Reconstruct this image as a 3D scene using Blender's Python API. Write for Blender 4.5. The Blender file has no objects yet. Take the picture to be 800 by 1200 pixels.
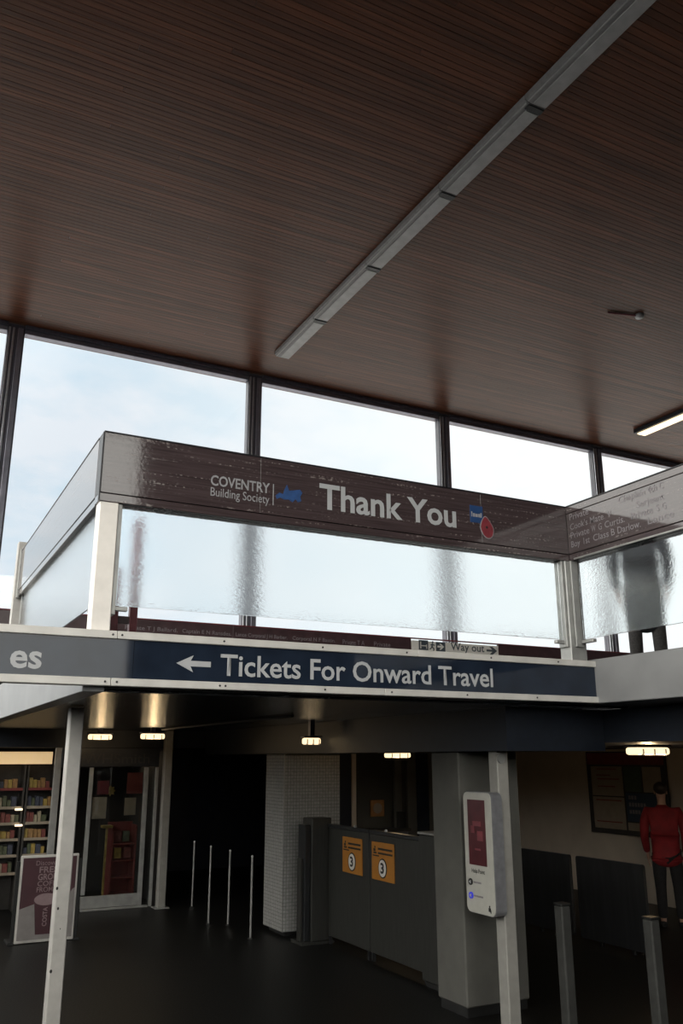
import bpy, bmesh, math, random
from mathutils import Vector, Matrix
random.seed(7)
SC = bpy.context.scene
C = SC.collection
PI = math.pi

# ---------------------------------------------------------------- camera
cam_d = bpy.data.cameras.new('camera'); cam = bpy.data.objects.new('camera', cam_d); C.objects.link(cam)
cam_d.sensor_fit = 'AUTO'; cam_d.sensor_width = 36.0
cam_d.lens = 1004.16 * 36.0 / 1200.0
cam_d.clip_start = 0.05; cam_d.clip_end = 300
# hand-held portrait camera, eye 2.2 m over the lower floor, tilted 16 degrees up
_rx = Vector((0.88777395, -0.46027542, -0.00198674))
_dn = Vector((0.12521744, 0.24566706, -0.96123269))
_fw = Vector((0.44291986, 0.85310857, 0.27573132))
_m = Matrix((( _rx.x, -_dn.x, -_fw.x, 0.0), (_rx.y, -_dn.y, -_fw.y, 0.0), (_rx.z, -_dn.z, -_fw.z, 2.2), (0, 0, 0, 1)))
cam.matrix_world = _m
SC.camera = cam

# ---------------------------------------------------------------- view, world
SC.view_settings.view_transform = 'Standard'; SC.view_settings.look = 'None'
SC.view_settings.gamma = 1.0; SC.view_settings.use_curve_mapping = False
SC.view_settings.exposure = 0.0
SC.cycles.max_bounces = 10; SC.cycles.diffuse_bounces = 4; SC.cycles.glossy_bounces = 4
SC.cycles.transmission_bounces = 8; SC.cycles.transparent_max_bounces = 16
SC.cycles.caustics_reflective = False; SC.cycles.caustics_refractive = False
SC.cycles.sample_clamp_indirect = 4.0

SKY_STRENGTH = 1.0
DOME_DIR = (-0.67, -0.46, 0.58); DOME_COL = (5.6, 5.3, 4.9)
def make_world():
    w = bpy.data.worlds.new('overcast_sky'); SC.world = w; w.use_nodes = True
    nt = w.node_tree; nt.nodes.clear(); N = nt.nodes.new; L = nt.links.new
    out = N('ShaderNodeOutputWorld'); bg = N('ShaderNodeBackground'); L(bg.outputs[0], out.inputs[0])
    tc = N('ShaderNodeTexCoord'); sep = N('ShaderNodeSeparateXYZ'); L(tc.outputs['Generated'], sep.inputs[0])
    # clouds lie on a flat layer: divide by the height of the view direction
    mx = N('ShaderNodeMath'); mx.operation = 'MAXIMUM'; L(sep.outputs['Z'], mx.inputs[0]); mx.inputs[1].default_value = 0.0
    ad = N('ShaderNodeMath'); ad.operation = 'ADD'; L(mx.outputs[0], ad.inputs[0]); ad.inputs[1].default_value = 0.22
    dx = N('ShaderNodeMath'); dx.operation = 'DIVIDE'; L(sep.outputs['X'], dx.inputs[0]); L(ad.outputs[0], dx.inputs[1])
    dy = N('ShaderNodeMath'); dy.operation = 'DIVIDE'; L(sep.outputs['Y'], dy.inputs[0]); L(ad.outputs[0], dy.inputs[1])
    cb = N('ShaderNodeCombineXYZ'); L(dx.outputs[0], cb.inputs[0]); L(dy.outputs[0], cb.inputs[1])
    no = N('ShaderNodeTexNoise'); no.inputs['Scale'].default_value = 3.4; no.inputs['Detail'].default_value = 8
    no.inputs['Roughness'].default_value = 0.55; L(cb.outputs[0], no.inputs['Vector'])
    rp = N('ShaderNodeValToRGB'); L(no.outputs['Fac'], rp.inputs[0])
    rp.color_ramp.elements[0].position = 0.40; rp.color_ramp.elements[0].color = (0.72, 0.85, 0.97, 1)
    rp.color_ramp.elements[1].position = 0.58; rp.color_ramp.elements[1].color = (0.92, 0.95, 1.02, 1)
    # haze: whiter to the horizon, brighter toward the veiled sun in the east
    dt = N('ShaderNodeVectorMath'); dt.operation = 'DOT_PRODUCT'; L(tc.outputs['Generated'], dt.inputs[0])
    dt.inputs[1].default_value = (0.95, 0.28, 0.12)
    mr = N('ShaderNodeMapRange'); L(dt.outputs['Value'], mr.inputs[0])
    mr.inputs['From Min'].default_value = 0.45; mr.inputs['From Max'].default_value = 0.95
    mix = N('ShaderNodeMix'); mix.data_type = 'RGBA'; L(mr.outputs[0], mix.inputs[0])
    L(rp.outputs[0], mix.inputs[6]); mix.inputs[7].default_value = (1.3, 1.3, 1.28, 1)
    hz = N('ShaderNodeMapRange'); L(sep.outputs['Z'], hz.inputs[0])
    hz.inputs['From Min'].default_value = 0.0; hz.inputs['From Max'].default_value = 0.30
    hz.inputs['To Min'].default_value = 0.7; hz.inputs['To Max'].default_value = 0.0
    mix2 = N('ShaderNodeMix'); mix2.data_type = 'RGBA'; L(hz.outputs[0], mix2.inputs[0])
    L(mix.outputs[2], mix2.inputs[6]); mix2.inputs[7].default_value = (1.02, 1.04, 1.07, 1)
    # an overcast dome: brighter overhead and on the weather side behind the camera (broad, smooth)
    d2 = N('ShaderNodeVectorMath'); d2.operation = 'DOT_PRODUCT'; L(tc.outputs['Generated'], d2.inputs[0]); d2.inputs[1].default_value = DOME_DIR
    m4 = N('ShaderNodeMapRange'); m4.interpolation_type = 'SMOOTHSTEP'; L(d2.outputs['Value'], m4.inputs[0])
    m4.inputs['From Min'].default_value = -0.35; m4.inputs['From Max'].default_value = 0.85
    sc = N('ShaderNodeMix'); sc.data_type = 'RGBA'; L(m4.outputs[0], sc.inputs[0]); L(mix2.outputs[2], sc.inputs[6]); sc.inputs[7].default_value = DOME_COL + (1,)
    # ground under the horizon
    gt = N('ShaderNodeMath'); gt.operation = 'GREATER_THAN'; L(sep.outputs['Z'], gt.inputs[0]); gt.inputs[1].default_value = -0.01
    mix3 = N('ShaderNodeMix'); mix3.data_type = 'RGBA'; L(gt.outputs[0], mix3.inputs[0])
    mix3.inputs[6].default_value = (0.25, 0.25, 0.25, 1); L(sc.outputs[2], mix3.inputs[7])
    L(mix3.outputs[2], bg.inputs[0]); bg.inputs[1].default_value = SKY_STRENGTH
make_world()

# ---------------------------------------------------------------- materials
def new_mat(name):
    m = bpy.data.materials.new(name); m.use_nodes = True
    return m, m.node_tree, m.node_tree.nodes['Principled BSDF']
def mat(name, col, rough=0.5, metal=0.0, spec=0.5, var=0.12, scale=14.0, bump=0.0, stretch=(1, 1, 1), coat=0.0, detail=4, emit=None, bump_scale=None, rvar=0.0):
    """Procedural surface: colour broken up by noise, optional fine relief."""
    m, nt, b = new_mat(name); N = nt.nodes.new; L = nt.links.new
    tc = N('ShaderNodeTexCoord'); mp = N('ShaderNodeMapping'); mp.inputs['Scale'].default_value = stretch
    L(tc.outputs['Object'], mp.inputs[0])
    no = N('ShaderNodeTexNoise'); no.inputs['Scale'].default_value = scale; no.inputs['Detail'].default_value = detail
    L(mp.outputs[0], no.inputs['Vector'])
    rp = N('ShaderNodeValToRGB'); L(no.outputs['Fac'], rp.inputs[0])
    rp.color_ramp.elements[0].position = 0.3; rp.color_ramp.elements[1].position = 0.7
    rp.color_ramp.elements[0].color = tuple(c * (1 - var) for c in col) + (1,)
    rp.color_ramp.elements[1].color = tuple(min(1, c * (1 + var)) for c in col) + (1,)
    L(rp.outputs[0], b.inputs['Base Color'])
    b.inputs['Roughness'].default_value = rough; b.inputs['Metallic'].default_value = metal
    b.inputs['Specular IOR Level'].default_value = spec; b.inputs['Coat Weight'].default_value = coat
    if rvar:
        r = N('ShaderNodeMapRange'); L(no.outputs['Fac'], r.inputs[0])
        r.inputs['To Min'].default_value = max(0.02, rough - rvar); r.inputs['To Max'].default_value = rough + rvar
        L(r.outputs[0], b.inputs['Roughness'])
    if bump:
        n2 = N('ShaderNodeTexNoise'); n2.inputs['Scale'].default_value = bump_scale or scale * 3; n2.inputs['Detail'].default_value = 3
        L(mp.outputs[0], n2.inputs['Vector'])
        bp = N('ShaderNodeBump'); bp.inputs['Strength'].default_value = bump; bp.inputs['Distance'].default_value = 0.01
        L(n2.outputs['Fac'], bp.inputs['Height']); L(bp.outputs[0], b.inputs['Normal'])
    if emit:
        b.inputs['Emission Color'].default_value = tuple(emit[:3]) + (1,); b.inputs['Emission Strength'].default_value = emit[3]
    return m
def plank_mat(name, col, rough, per_object=True, stretch=(0.5, 14, 14), coat=0.0, contrast=0.45):
    m, nt, b = new_mat(name); N = nt.nodes.new; L = nt.links.new
    tc = N('ShaderNodeTexCoord'); oi = N('ShaderNodeObjectInfo')
    mp = N('ShaderNodeMapping'); mp.inputs['Scale'].default_value = stretch; L(tc.outputs['Object'], mp.inputs[0])
    of = N('ShaderNodeMath'); of.operation = 'MULTIPLY'; L(oi.outputs['Random'], of.inputs[0]); of.inputs[1].default_value = 60
    cb = N('ShaderNodeCombineXYZ'); L(of.outputs[0], cb.inputs[0]); L(of.outputs[0], cb.inputs[2]); L(cb.outputs[0], mp.inputs['Location'])
    no = N('ShaderNodeTexNoise'); no.inputs['Scale'].default_value = 2.0; no.inputs['Detail'].default_value = 6; L(mp.outputs[0], no.inputs['Vector'])
    rp = N('ShaderNodeValToRGB'); L(no.outputs['Fac'], rp.inputs[0])
    rp.color_ramp.elements[0].position = 0.28; rp.color_ramp.elements[1].position = 0.74
    rp.color_ramp.elements[0].color = tuple(c * (1 - contrast) for c in col) + (1,)
    rp.color_ramp.elements[1].color = tuple(c * (1 + contrast) for c in col) + (1,)
    hs = N('ShaderNodeHueSaturation'); L(rp.outputs[0], hs.inputs['Color'])
    vr = N('ShaderNodeMapRange'); L(oi.outputs['Random'], vr.inputs[0]); vr.inputs['To Min'].default_value = 0.75 if per_object else 1; vr.inputs['To Max'].default_value = 1.25 if per_object else 1
    L(vr.outputs[0], hs.inputs['Value']); L(hs.outputs[0], b.inputs['Base Color'])
    b.inputs['Roughness'].default_value = rough; b.inputs['Specular IOR Level'].default_value = 0.27; b.inputs['Coat Weight'].default_value = coat
    bp = N('ShaderNodeBump'); bp.inputs['Strength'].default_value = 0.12; bp.inputs['Distance'].default_value = 0.004
    L(no.outputs['Fac'], bp.inputs['Height']); L(bp.outputs[0], b.inputs['Normal'])
    return m
def fascia_mat(name, col):
    """Dark stained timber veneer, varnished, with long pale scuffs and peeling lacquer."""
    m, nt, b = new_mat(name); N = nt.nodes.new; L = nt.links.new
    tc = N('ShaderNodeTexCoord'); mp = N('ShaderNodeMapping'); mp.inputs['Scale'].default_value = (1.2, 1.2, 40); L(tc.outputs['Object'], mp.inputs[0])
    no = N('ShaderNodeTexNoise'); no.inputs['Scale'].default_value = 1.6; no.inputs['Detail'].default_value = 5; L(mp.outputs[0], no.inputs['Vector'])
    rp = N('ShaderNodeValToRGB'); L(no.outputs['Fac'], rp.inputs[0])
    rp.color_ramp.elements[0].position = 0.3; rp.color_ramp.elements[1].position = 0.72
    rp.color_ramp.elements[0].color = tuple(c * 0.7 for c in col) + (1,); rp.color_ramp.elements[1].color = tuple(c * 1.35 for c in col) + (1,)
    m2 = N('ShaderNodeMapping'); m2.inputs['Scale'].default_value = (0.7, 0.7, 26); L(tc.outputs['Object'], m2.inputs[0])
    n2 = N('ShaderNodeTexNoise'); n2.inputs['Scale'].default_value = 2.1; n2.inputs['Detail'].default_value = 2; L(m2.outputs[0], n2.inputs['Vector'])
    n3 = N('ShaderNodeTexNoise'); n3.inputs['Scale'].default_value = 38; n3.inputs['Detail'].default_value = 3; L(tc.outputs['Object'], n3.inputs['Vector'])
    r2 = N('ShaderNodeMapRange'); L(n2.outputs['Fac'], r2.inputs[0]); r2.inputs['From Min'].default_value = 0.56; r2.inputs['From Max'].default_value = 0.66
    r3 = N('ShaderNodeMapRange'); L(n3.outputs['Fac'], r3.inputs[0]); r3.inputs['From Min'].default_value = 0.50; r3.inputs['From Max'].default_value = 0.62
    mu = N('ShaderNodeMath'); mu.operation = 'MULTIPLY'; L(r2.outputs[0], mu.inputs[0]); L(r3.outputs[0], mu.inputs[1])
    mm = N('ShaderNodeMath'); mm.operation = 'MULTIPLY'; L(mu.outputs[0], mm.inputs[0]); mm.inputs[1].default_value = 0.75
    mix = N('ShaderNodeMix'); mix.data_type = 'RGBA'; L(mm.outputs[0], mix.inputs[0]); L(rp.outputs[0], mix.inputs[6]); mix.inputs[7].default_value = (0.24, 0.20, 0.19, 1)
    L(mix.outputs[2], b.inputs['Base Color'])
    rr = N('ShaderNodeMapRange'); L(mu.outputs[0], rr.inputs[0]); rr.inputs['To Min'].default_value = 0.07; rr.inputs['To Max'].default_value = 0.45
    L(rr.outputs[0], b.inputs['Roughness'])
    b.inputs['Coat Weight'].default_value = 0.6; b.inputs['Coat Roughness'].default_value = 0.05
    bp = N('ShaderNodeBump'); bp.inputs['Strength'].default_value = 0.10; bp.inputs['Distance'].default_value = 0.003
    L(n3.outputs['Fac'], bp.inputs['Height']); L(bp.outputs[0], b.inputs['Normal'])
    return m
def pane_mat(name, tint=(0.96, 0.98, 0.98)):
    m = bpy.data.materials.new(name); m.use_nodes = True; nt = m.node_tree; nt.nodes.clear(); N = nt.nodes.new; L = nt.links.new
    o = N('ShaderNodeOutputMaterial'); mx = N('ShaderNodeMixShader'); tr = N('ShaderNodeBsdfTransparent'); gl = N('ShaderNodeBsdfGlossy'); lw = N('ShaderNodeLayerWeight'); lw.inputs[0].default_value = 0.5
    pw = N('ShaderNodeMath'); pw.operation = 'POWER'; L(lw.outputs['Facing'], pw.inputs[0]); pw.inputs[1].default_value = 5
    fr = N('ShaderNodeMapRange'); L(pw.outputs[0], fr.inputs[0]); fr.inputs['To Min'].default_value = 0.04; fr.inputs['To Max'].default_value = 0.95
    tr.inputs[0].default_value = tint + (1,); gl.inputs['Roughness'].default_value = 0.02; 
    no = N('ShaderNodeTexNoise'); no.inputs['Scale'].default_value = 3
    rp = N('ShaderNodeMapRange'); L(no.outputs['Fac'], rp.inputs[0]); rp.inputs['To Min'].default_value = 0.01; rp.inputs['To Max'].default_value = 0.04; L(rp.outputs[0], gl.inputs['Roughness'])
    L(fr.outputs[0], mx.inputs[0]); L(tr.outputs[0], mx.inputs[1]); L(gl.outputs[0], mx.inputs[2]); L(mx.outputs[0], o.inputs[0])
    return m
def frosted_mat(name):
    """Reeded, wet looking obscure glass."""
    m, nt, b = new_mat(name); N = nt.nodes.new; L = nt.links.new
    tc = N('ShaderNodeTexCoord'); mp = N('ShaderNodeMapping'); mp.inputs['Scale'].default_value = (14, 14, 40); L(tc.outputs['Object'], mp.inputs[0])
    no = N('ShaderNodeTexNoise'); no.inputs['Scale'].default_value = 2.2; no.inputs['Detail'].default_value = 5; L(mp.outputs[0], no.inputs['Vector'])
    b.inputs['Base Color'].default_value = (0.94, 0.975, 0.98, 1); b.inputs['Transmission Weight'].default_value = 1.0
    b.inputs['IOR'].default_value = 1.35; b.inputs['Roughness'].default_value = 0.22
    rr = N('ShaderNodeMapRange'); L(no.outputs['Fac'], rr.inputs[0]); rr.inputs['To Min'].default_value = 0.05; rr.inputs['To Max'].default_value = 0.09; L(rr.outputs[0], b.inputs['Roughness'])
    bp = N('ShaderNodeBump'); bp.inputs['Strength'].default_value = 0.12; bp.inputs['Distance'].default_value = 0.01
    L(no.outputs['Fac'], bp.inputs['Height']); L(bp.outputs[0], b.inputs['Normal'])
    return m

M = dict(
    ceiling_wood=plank_mat('reddish_ceiling_timber', (0.110, 0.036, 0.016), 0.36),
    fascia=fascia_mat('dark_stained_fascia', (0.058, 0.041, 0.043)),
    maroon=mat('maroon_board', (0.060, 0.034, 0.038), 0.3, var=0.25, scale=6),
    maroon_paint=mat('maroon_paint', (0.17, 0.035, 0.045), 0.4, var=0.2, scale=9),
    black_edge=mat('black_edge', (0.012, 0.012, 0.016), 0.4, var=0.3),
    navy=mat('navy_sign_enamel', (0.014, 0.021, 0.036), 0.05, spec=0.36, var=0.2, scale=5),
    steel=mat('brushed_steel', (0.60, 0.58, 0.55), 0.42, metal=0.15, var=0.10, scale=6, stretch=(1, 1, 1), bump=0.05, rvar=0.08),
    steel_dark=mat('dull_steel', (0.36, 0.36, 0.35), 0.45, metal=0.5, var=0.15, scale=8),
    alu=mat('anodised_mullion', (0.26, 0.26, 0.31), 0.35, metal=0.6, var=0.15, scale=5),
    alu_bright=mat('bright_mullion_bead', (0.5, 0.52, 0.56), 0.3, metal=0.7, var=0.1),
    mullion_wood=mat('dark_purple_mullion', (0.10, 0.097, 0.122), 0.35, var=0.2, stretch=(6, 6, 0.5), scale=4),
    white=mat('off_white_paint', (0.86, 0.81, 0.76), 0.45, var=0.06, scale=9, bump=0.05),
    letter=mat('white_lettering', (0.43, 0.435, 0.45), 0.4, var=0.04),
    letter_grey=mat('grey_lettering', (0.29, 0.285, 0.30), 0.5, var=0.15, scale=40),
    letter_dim=mat('faded_lettering', (0.22, 0.20, 0.215), 0.5, var=0.3, scale=60),
    grey_beam=mat('grey_painted_beam', (0.235, 0.235, 0.24), 0.45, var=0.10, scale=3, bump=0.04),
    pole_paint=mat('dull_pole_paint', (0.29, 0.28, 0.26), 0.5, var=0.10, scale=10, bump=0.08),
    bollard_steel=mat('worn_dull_steel', (0.040, 0.040, 0.038), 0.6, spec=0.3, metal=0.0, var=0.2, scale=12),
    grey_post=mat('grey_post_paint', (0.50, 0.48, 0.455), 0.5, var=0.10, scale=10, bump=0.08),
    soffit=mat('black_gloss_soffit', (0.008, 0.011, 0.018), 0.13, var=0.2, scale=4, bump=0.5, bump_scale=60),
    header=mat('black_header', (0.008, 0.011, 0.018), 0.45, var=0.2),
    concrete=mat('pale_column_render', (0.10, 0.097, 0.088), 0.7, var=0.12, scale=5, bump=0.1),
    tile=mat('pale_mosaic_tile', (0.35, 0.345, 0.335), 0.3, var=0.18, scale=25),
    grout=mat('dark_grout', (0.19, 0.19, 0.185), 0.9, var=0.2),
    floor=mat('dark_terrazzo', (0.005, 0.005, 0.0047), 0.45, spec=0.25, var=0.45, scale=60, rvar=0.12),
    gallery_floor=mat('grey_gallery_floor', (0.20, 0.19, 0.18), 0.5, var=0.2, scale=8),
    wall_dark=mat('dark_wall', (0.045, 0.042, 0.042), 0.7, var=0.2, scale=4),
    wall_blue=mat('blue_black_wall', (0.012, 0.016, 0.028), 0.6, var=0.2, scale=4),
    beige=mat('beige_wall', (0.62, 0.54, 0.45), 0.7, var=0.06, scale=3, bump=0.05),
    brick=mat('dark_brown_brickwork', (0.045, 0.032, 0.028), 0.8, var=0.3, scale=12, bump=0.2),
    ground=mat('pale_paving', (0.36, 0.35, 0.34), 0.9, var=0.2, scale=20, bump=0.2),
    yellow=mat('orange_yellow_vinyl', (0.42, 0.17, 0.02), 0.45, var=0.06),
    black=mat('black_print', (0.010, 0.010, 0.010), 0.5, var=0.2),
    disc=mat('white_disc', (0.75, 0.72, 0.68), 0.5, var=0.05),
    gate=mat('dark_gate_panel', (0.036, 0.036, 0.033), 0.4, metal=0.2, var=0.2, scale=6, stretch=(8, 8, 0.6)),
    panel_dark=mat('dark_barrier_panel', (0.020, 0.021, 0.023), 0.3, var=0.3, scale=3, stretch=(5, 5, 0.5)),
    hp_body=mat('help_point_grey', (0.45, 0.44, 0.40), 0.4, var=0.05),
    hp_side=mat('help_point_side', (0.26, 0.26, 0.28), 0.35, metal=0.4, var=0.15),
    screen=mat('maroon_screen', (0.055, 0.007, 0.010), 0.3, var=0.3, scale=8, emit=(0.10, 0.006, 0.012, 0.05)),
    blue_btn=mat('blue_button', (0.05, 0.06, 0.75), 0.35, var=0.1, emit=(0.05, 0.06, 0.9, 0.12)),
    blue_logo=mat('blue_logo', (0.018, 0.065, 0.20), 0.4, var=0.25, scale=20),
    navy_patch=mat('navy_logo_square', (0.018, 0.055, 0.16), 0.4, var=0.15),
    poppy=mat('poppy_red', (0.20, 0.028, 0.038), 0.4, var=0.2, scale=20),
    lamp_glow=mat('warm_lamp_diffuser', (0.9, 0.8, 0.6), 0.4, emit=(1.0, 0.74, 0.42, 1.7)),
    lamp_glow_pale=mat('pale_lamp_diffuser', (0.9, 0.85, 0.75), 0.4, emit=(1.0, 0.78, 0.50, 1.6)),
    diffuser_off=mat('unlit_diffuser', (0.40, 0.40, 0.41), 0.35, var=0.12, scale=7),
    housing=mat('grey_luminaire_housing', (0.26, 0.26, 0.265), 0.4, var=0.12),
    pane=pane_mat('clear_window_glass'),
    shop_glass=pane_mat('shop_front_glass', (0.80, 0.82, 0.82)),
    frosted=frosted_mat('obscure_balustrade_glass'),
    way=mat('pale_grey_sign', (0.72, 0.70, 0.66), 0.5, var=0.06),
    way_dark=mat('slate_sign_print', (0.055, 0.07, 0.085), 0.5, var=0.1),
    poster_red=mat('coffee_poster_maroon', (0.065, 0.026, 0.033), 0.35, var=0.12, scale=4),
    poster_pale=mat('coffee_poster_pale', (0.24, 0.22, 0.215), 0.4, var=0.08),
    poster_ink=mat('poster_ink_pink', (0.27, 0.19, 0.20), 0.5, var=0.1),
    paper=mat('poster_paper', (0.36, 0.30, 0.23), 0.5, var=0.08),
    paper_green=mat('poster_green', (0.07, 0.10, 0.07), 0.5, var=0.2),
    paper_navy=mat('poster_navy', (0.035, 0.06, 0.10), 0.45, var=0.1),
    paper_orange=mat('poster_orange', (0.42, 0.20, 0.07), 0.5, var=0.15),
    paper_red=mat('poster_red', (0.22, 0.045, 0.04), 0.5, var=0.15),
    shelf_metal=mat('dark_shelf_metal', (0.05, 0.045, 0.04), 0.5, var=0.2),
    shop_light=mat('lit_shop_canopy', (0.8, 0.65, 0.4), 0.5, emit=(1.0, 0.68, 0.34, 0.55)),
    skin=mat('skin', (0.52, 0.32, 0.24), 0.5, var=0.08),
    red_coat=mat('red_jacket_cloth', (0.24, 0.012, 0.016), 0.8, var=0.2, scale=9, bump=0.2),
    dark_coat=mat('charcoal_coat_cloth', (0.045, 0.05, 0.06), 0.85, var=0.2, scale=20, bump=0.2),
    trouser=mat('grey_trouser_cloth', (0.09, 0.085, 0.085), 0.9, var=0.3, scale=60, bump=0.2),
    black_cloth=mat('black_cloth', (0.015, 0.015, 0.017), 0.9, var=0.2, scale=30),
    hair=mat('dark_hair', (0.03, 0.02, 0.015), 0.6, var=0.3, scale=50),
    twig=mat('bare_twig', (0.30, 0.17, 0.10), 0.9, var=0.3, scale=30),
)
def goods_mat(name, col): return mat(name, tuple(c * .55 + .03 for c in col), 0.45, var=0.3, scale=18)
GOODS = [goods_mat('packet_amber', (0.50, 0.26, 0.07)), goods_mat('packet_red', (0.30, 0.05, 0.035)), goods_mat('packet_cream', (0.55, 0.46, 0.30)), goods_mat('packet_green', (0.11, 0.13, 0.05)), goods_mat('packet_blue', (0.05, 0.06, 0.11)), goods_mat('packet_yellow', (0.62, 0.42, 0.07))]

# ---------------------------------------------------------------- helpers
def bm_new(): return bmesh.new()
def box(bm, x0, x1, y0, y1, z0, z1, bev=0.0, seg=1):
    r = bmesh.ops.create_cube(bm, size=1.0)
    vs = r['verts']
    for v in vs:
        v.co = Vector((x0 + (v.co.x + .5) * (x1 - x0), y0 + (v.co.y + .5) * (y1 - y0), z0 + (v.co.z + .5) * (z1 - z0)))
    if bev > 0:
        es = list({e for v in vs for e in v.link_edges})
        bmesh.ops.bevel(bm, geom=es, offset=bev, segments=seg, affect='EDGES', profile=0.5)
    return bm
def tube(bm, p0, p1, r0, r1=None, seg=12, cap=True):
    p0 = Vector(p0); p1 = Vector(p1); r1 = r0 if r1 is None else r1
    d = p1 - p0; L = d.length
    rot = d.to_track_quat('Z', 'Y').to_matrix().to_4x4()
    mt = Matrix.Translation((p0 + p1) / 2) @ rot
    bmesh.ops.create_cone(bm, cap_ends=cap, segments=seg, radius1=r0, radius2=r1, depth=L, matrix=mt)
    return bm
def prism(bm, pts, axis, a, b):
    """Polygon extruded along an axis. axis 'y': pts are (x, z); axis 'x': pts are (y, z); axis 'z': (x, y)."""
    def P(p, t):
        return {'y': (p[0], t, p[1]), 'x': (t, p[0], p[1]), 'z': (p[0], p[1], t)}[axis]
    A = [bm.verts.new(P(p, a)) for p in pts]; B = [bm.verts.new(P(p, b)) for p in pts]
    n = len(pts)
    fs = [bm.faces.new(A), bm.faces.new(list(reversed(B)))]
    for i in range(n): fs.append(bm.faces.new((A[i], B[i], B[(i + 1) % n], A[(i + 1) % n])))
    bmesh.ops.recalc_face_normals(bm, faces=fs)
    return bm
def ball(bm, c, r, sx=1, sy=1, sz=1, u=14, v=9):
    mt = Matrix.Translation(c) @ Matrix.Diagonal((sx, sy, sz, 1))
    bmesh.ops.create_uvsphere(bm, u_segments=u, v_segments=v, radius=r, matrix=mt); return bm
def round_rect(u0, u1, v0, v1, r, n=5):
    pts = []
    for (cu, cv, a0) in ((u1 - r, v1 - r, 0), (u0 + r, v1 - r, 90), (u0 + r, v0 + r, 180), (u1 - r, v0 + r, 270)):
        for i in range(n + 1):
            a = math.radians(a0 + 90 * i / n); pts.append((cu + r * math.cos(a), cv + r * math.sin(a)))
    return pts
ORG = {}
def thing(name, loc, label, cat, group=None, kind=None):
    o = bpy.data.objects.new(name, None); C.objects.link(o); o.location = loc
    o.empty_display_size = 0.1
    ORG[o] = Vector(loc)
    tag(o, label, cat, group, kind); return o
def tag(o, label=None, cat=None, group=None, kind=None):
    if label: o['label'] = label
    if cat: o['category'] = cat
    if group: o['group'] = group
    if kind: o['kind'] = kind
    return o
def obj(name, bm, m, parent=None, label=None, smooth=False, kind=None):
    """Link ONE mesh object; bm is in world coordinates."""
    me = bpy.data.meshes.new(name)
    if parent is None:
        xs = [v.co for v in bm.verts]
        org = Vector(((min(v.x for v in xs) + max(v.x for v in xs)) / 2, (min(v.y for v in xs) + max(v.y for v in xs)) / 2, min(v.z for v in xs)))
    else: org = ORG[parent]
    bmesh.ops.translate(bm, verts=bm.verts, vec=-org)
    bm.to_mesh(me); bm.free()
    if smooth:
        for p in me.polygons: p.use_smooth = True
    me.materials.append(M[m] if isinstance(m, str) else m)
    o = bpy.data.objects.new(name, me); C.objects.link(o)
    if parent is None: o.location = org; ORG[o] = org
    else: o.parent = parent; ORG[o] = org
    if label: o['label'] = label
    if kind: o['kind'] = kind
    return o
def struct(name, bm, m, parent=None):
    o = obj(name, bm, m, parent)
    if parent is None: o['kind'] = 'structure'
    return o
def dup(root, loc, label=None, group=None):
    r = root.copy(); C.objects.link(r); r.location = loc; ORG[r] = Vector(loc)
    if label: r['label'] = label
    if group: r['group'] = group
    for ch in list(root.children):
        c = ch.copy(); C.objects.link(c); c.parent = r
        for g in list(ch.children):
            d = g.copy(); C.objects.link(d); d.parent = c
    return r
def lettering(name, body, m, parent, face, along, height, bold=0.0, spacing=1.0, depth=0.003, flat=None, label=None):
    """Flat printed text. face=('y',Y): reads along +X on a surface facing -Y; face=('x',X): reads along -Y on a surface facing -X.
    along=(a0,a1): where it starts and ends; height=(z0,z1): bottom and top of its letters."""
    cu = bpy.data.curves.new(name, 'FONT'); cu.body = body; cu.size = 1.0; cu.offset = bold; cu.space_character = spacing
    cu.resolution_u = 3
    cu.fill_mode = 'BOTH' if hasattr(cu, 'fill_mode') else cu.fill_mode
    t = bpy.data.objects.new(name, cu); C.objects.link(t)
    dg = bpy.context.evaluated_depsgraph_get(); dg.update()
    me = bpy.data.meshes.new_from_object(t.evaluated_get(dg))
    bpy.data.objects.remove(t); bpy.data.curves.remove(cu)
    xs = [v.co.x for v in me.vertices]; ys = [v.co.y for v in me.vertices]
    x0, x1, y0, y1 = min(xs), max(xs), min(ys), max(ys)
    org = ORG[parent]
    for v in me.vertices:
        u = (v.co.x - x0) / (x1 - x0); w = (v.co.y - y0) / (y1 - y0)
        a = along[0] + u * (along[1] - along[0]); z = height[0] + w * (height[1] - height[0])
        p = Vector((a, face[1] - depth, z)) if face[0] == 'y' else Vector((face[1] - depth, a, z))
        v.co = p - org
    me.materials.clear(); me.materials.append(M[m])
    o = bpy.data.objects.new(name, me); C.objects.link(o); o.parent = parent; ORG[o] = org
    if label: o['label'] = label
    return o

# ---------------------------------------------------------------- setting: shell
FAS_Y, FAS_X0, FAS_X1 = 5.70, 1.106, 5.25       # front balustrade line, its left corner, the inner corner on the right
Z0, ZT = 3.885, 4.392                           # fascia bottom and top
GB = 3.185                                      # bottom of the obscure glass
WY, ZC = 15.43, 9.90                            # window wall, underside of the hall ceiling
XW, XE, YS = -3.40, 24.8, -8.0

b = bm_new(); box(b, XW - .2, XE + .2, YS - .2, 18.4, -0.2, 0.0); struct('floor', b, 'floor')
b = bm_new(); box(b, XW - .6, XE + .6, YS - .6, WY + .5, ZC + .022, ZC + .30); ceil = struct('ceiling', b, 'ceiling_wood')
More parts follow.
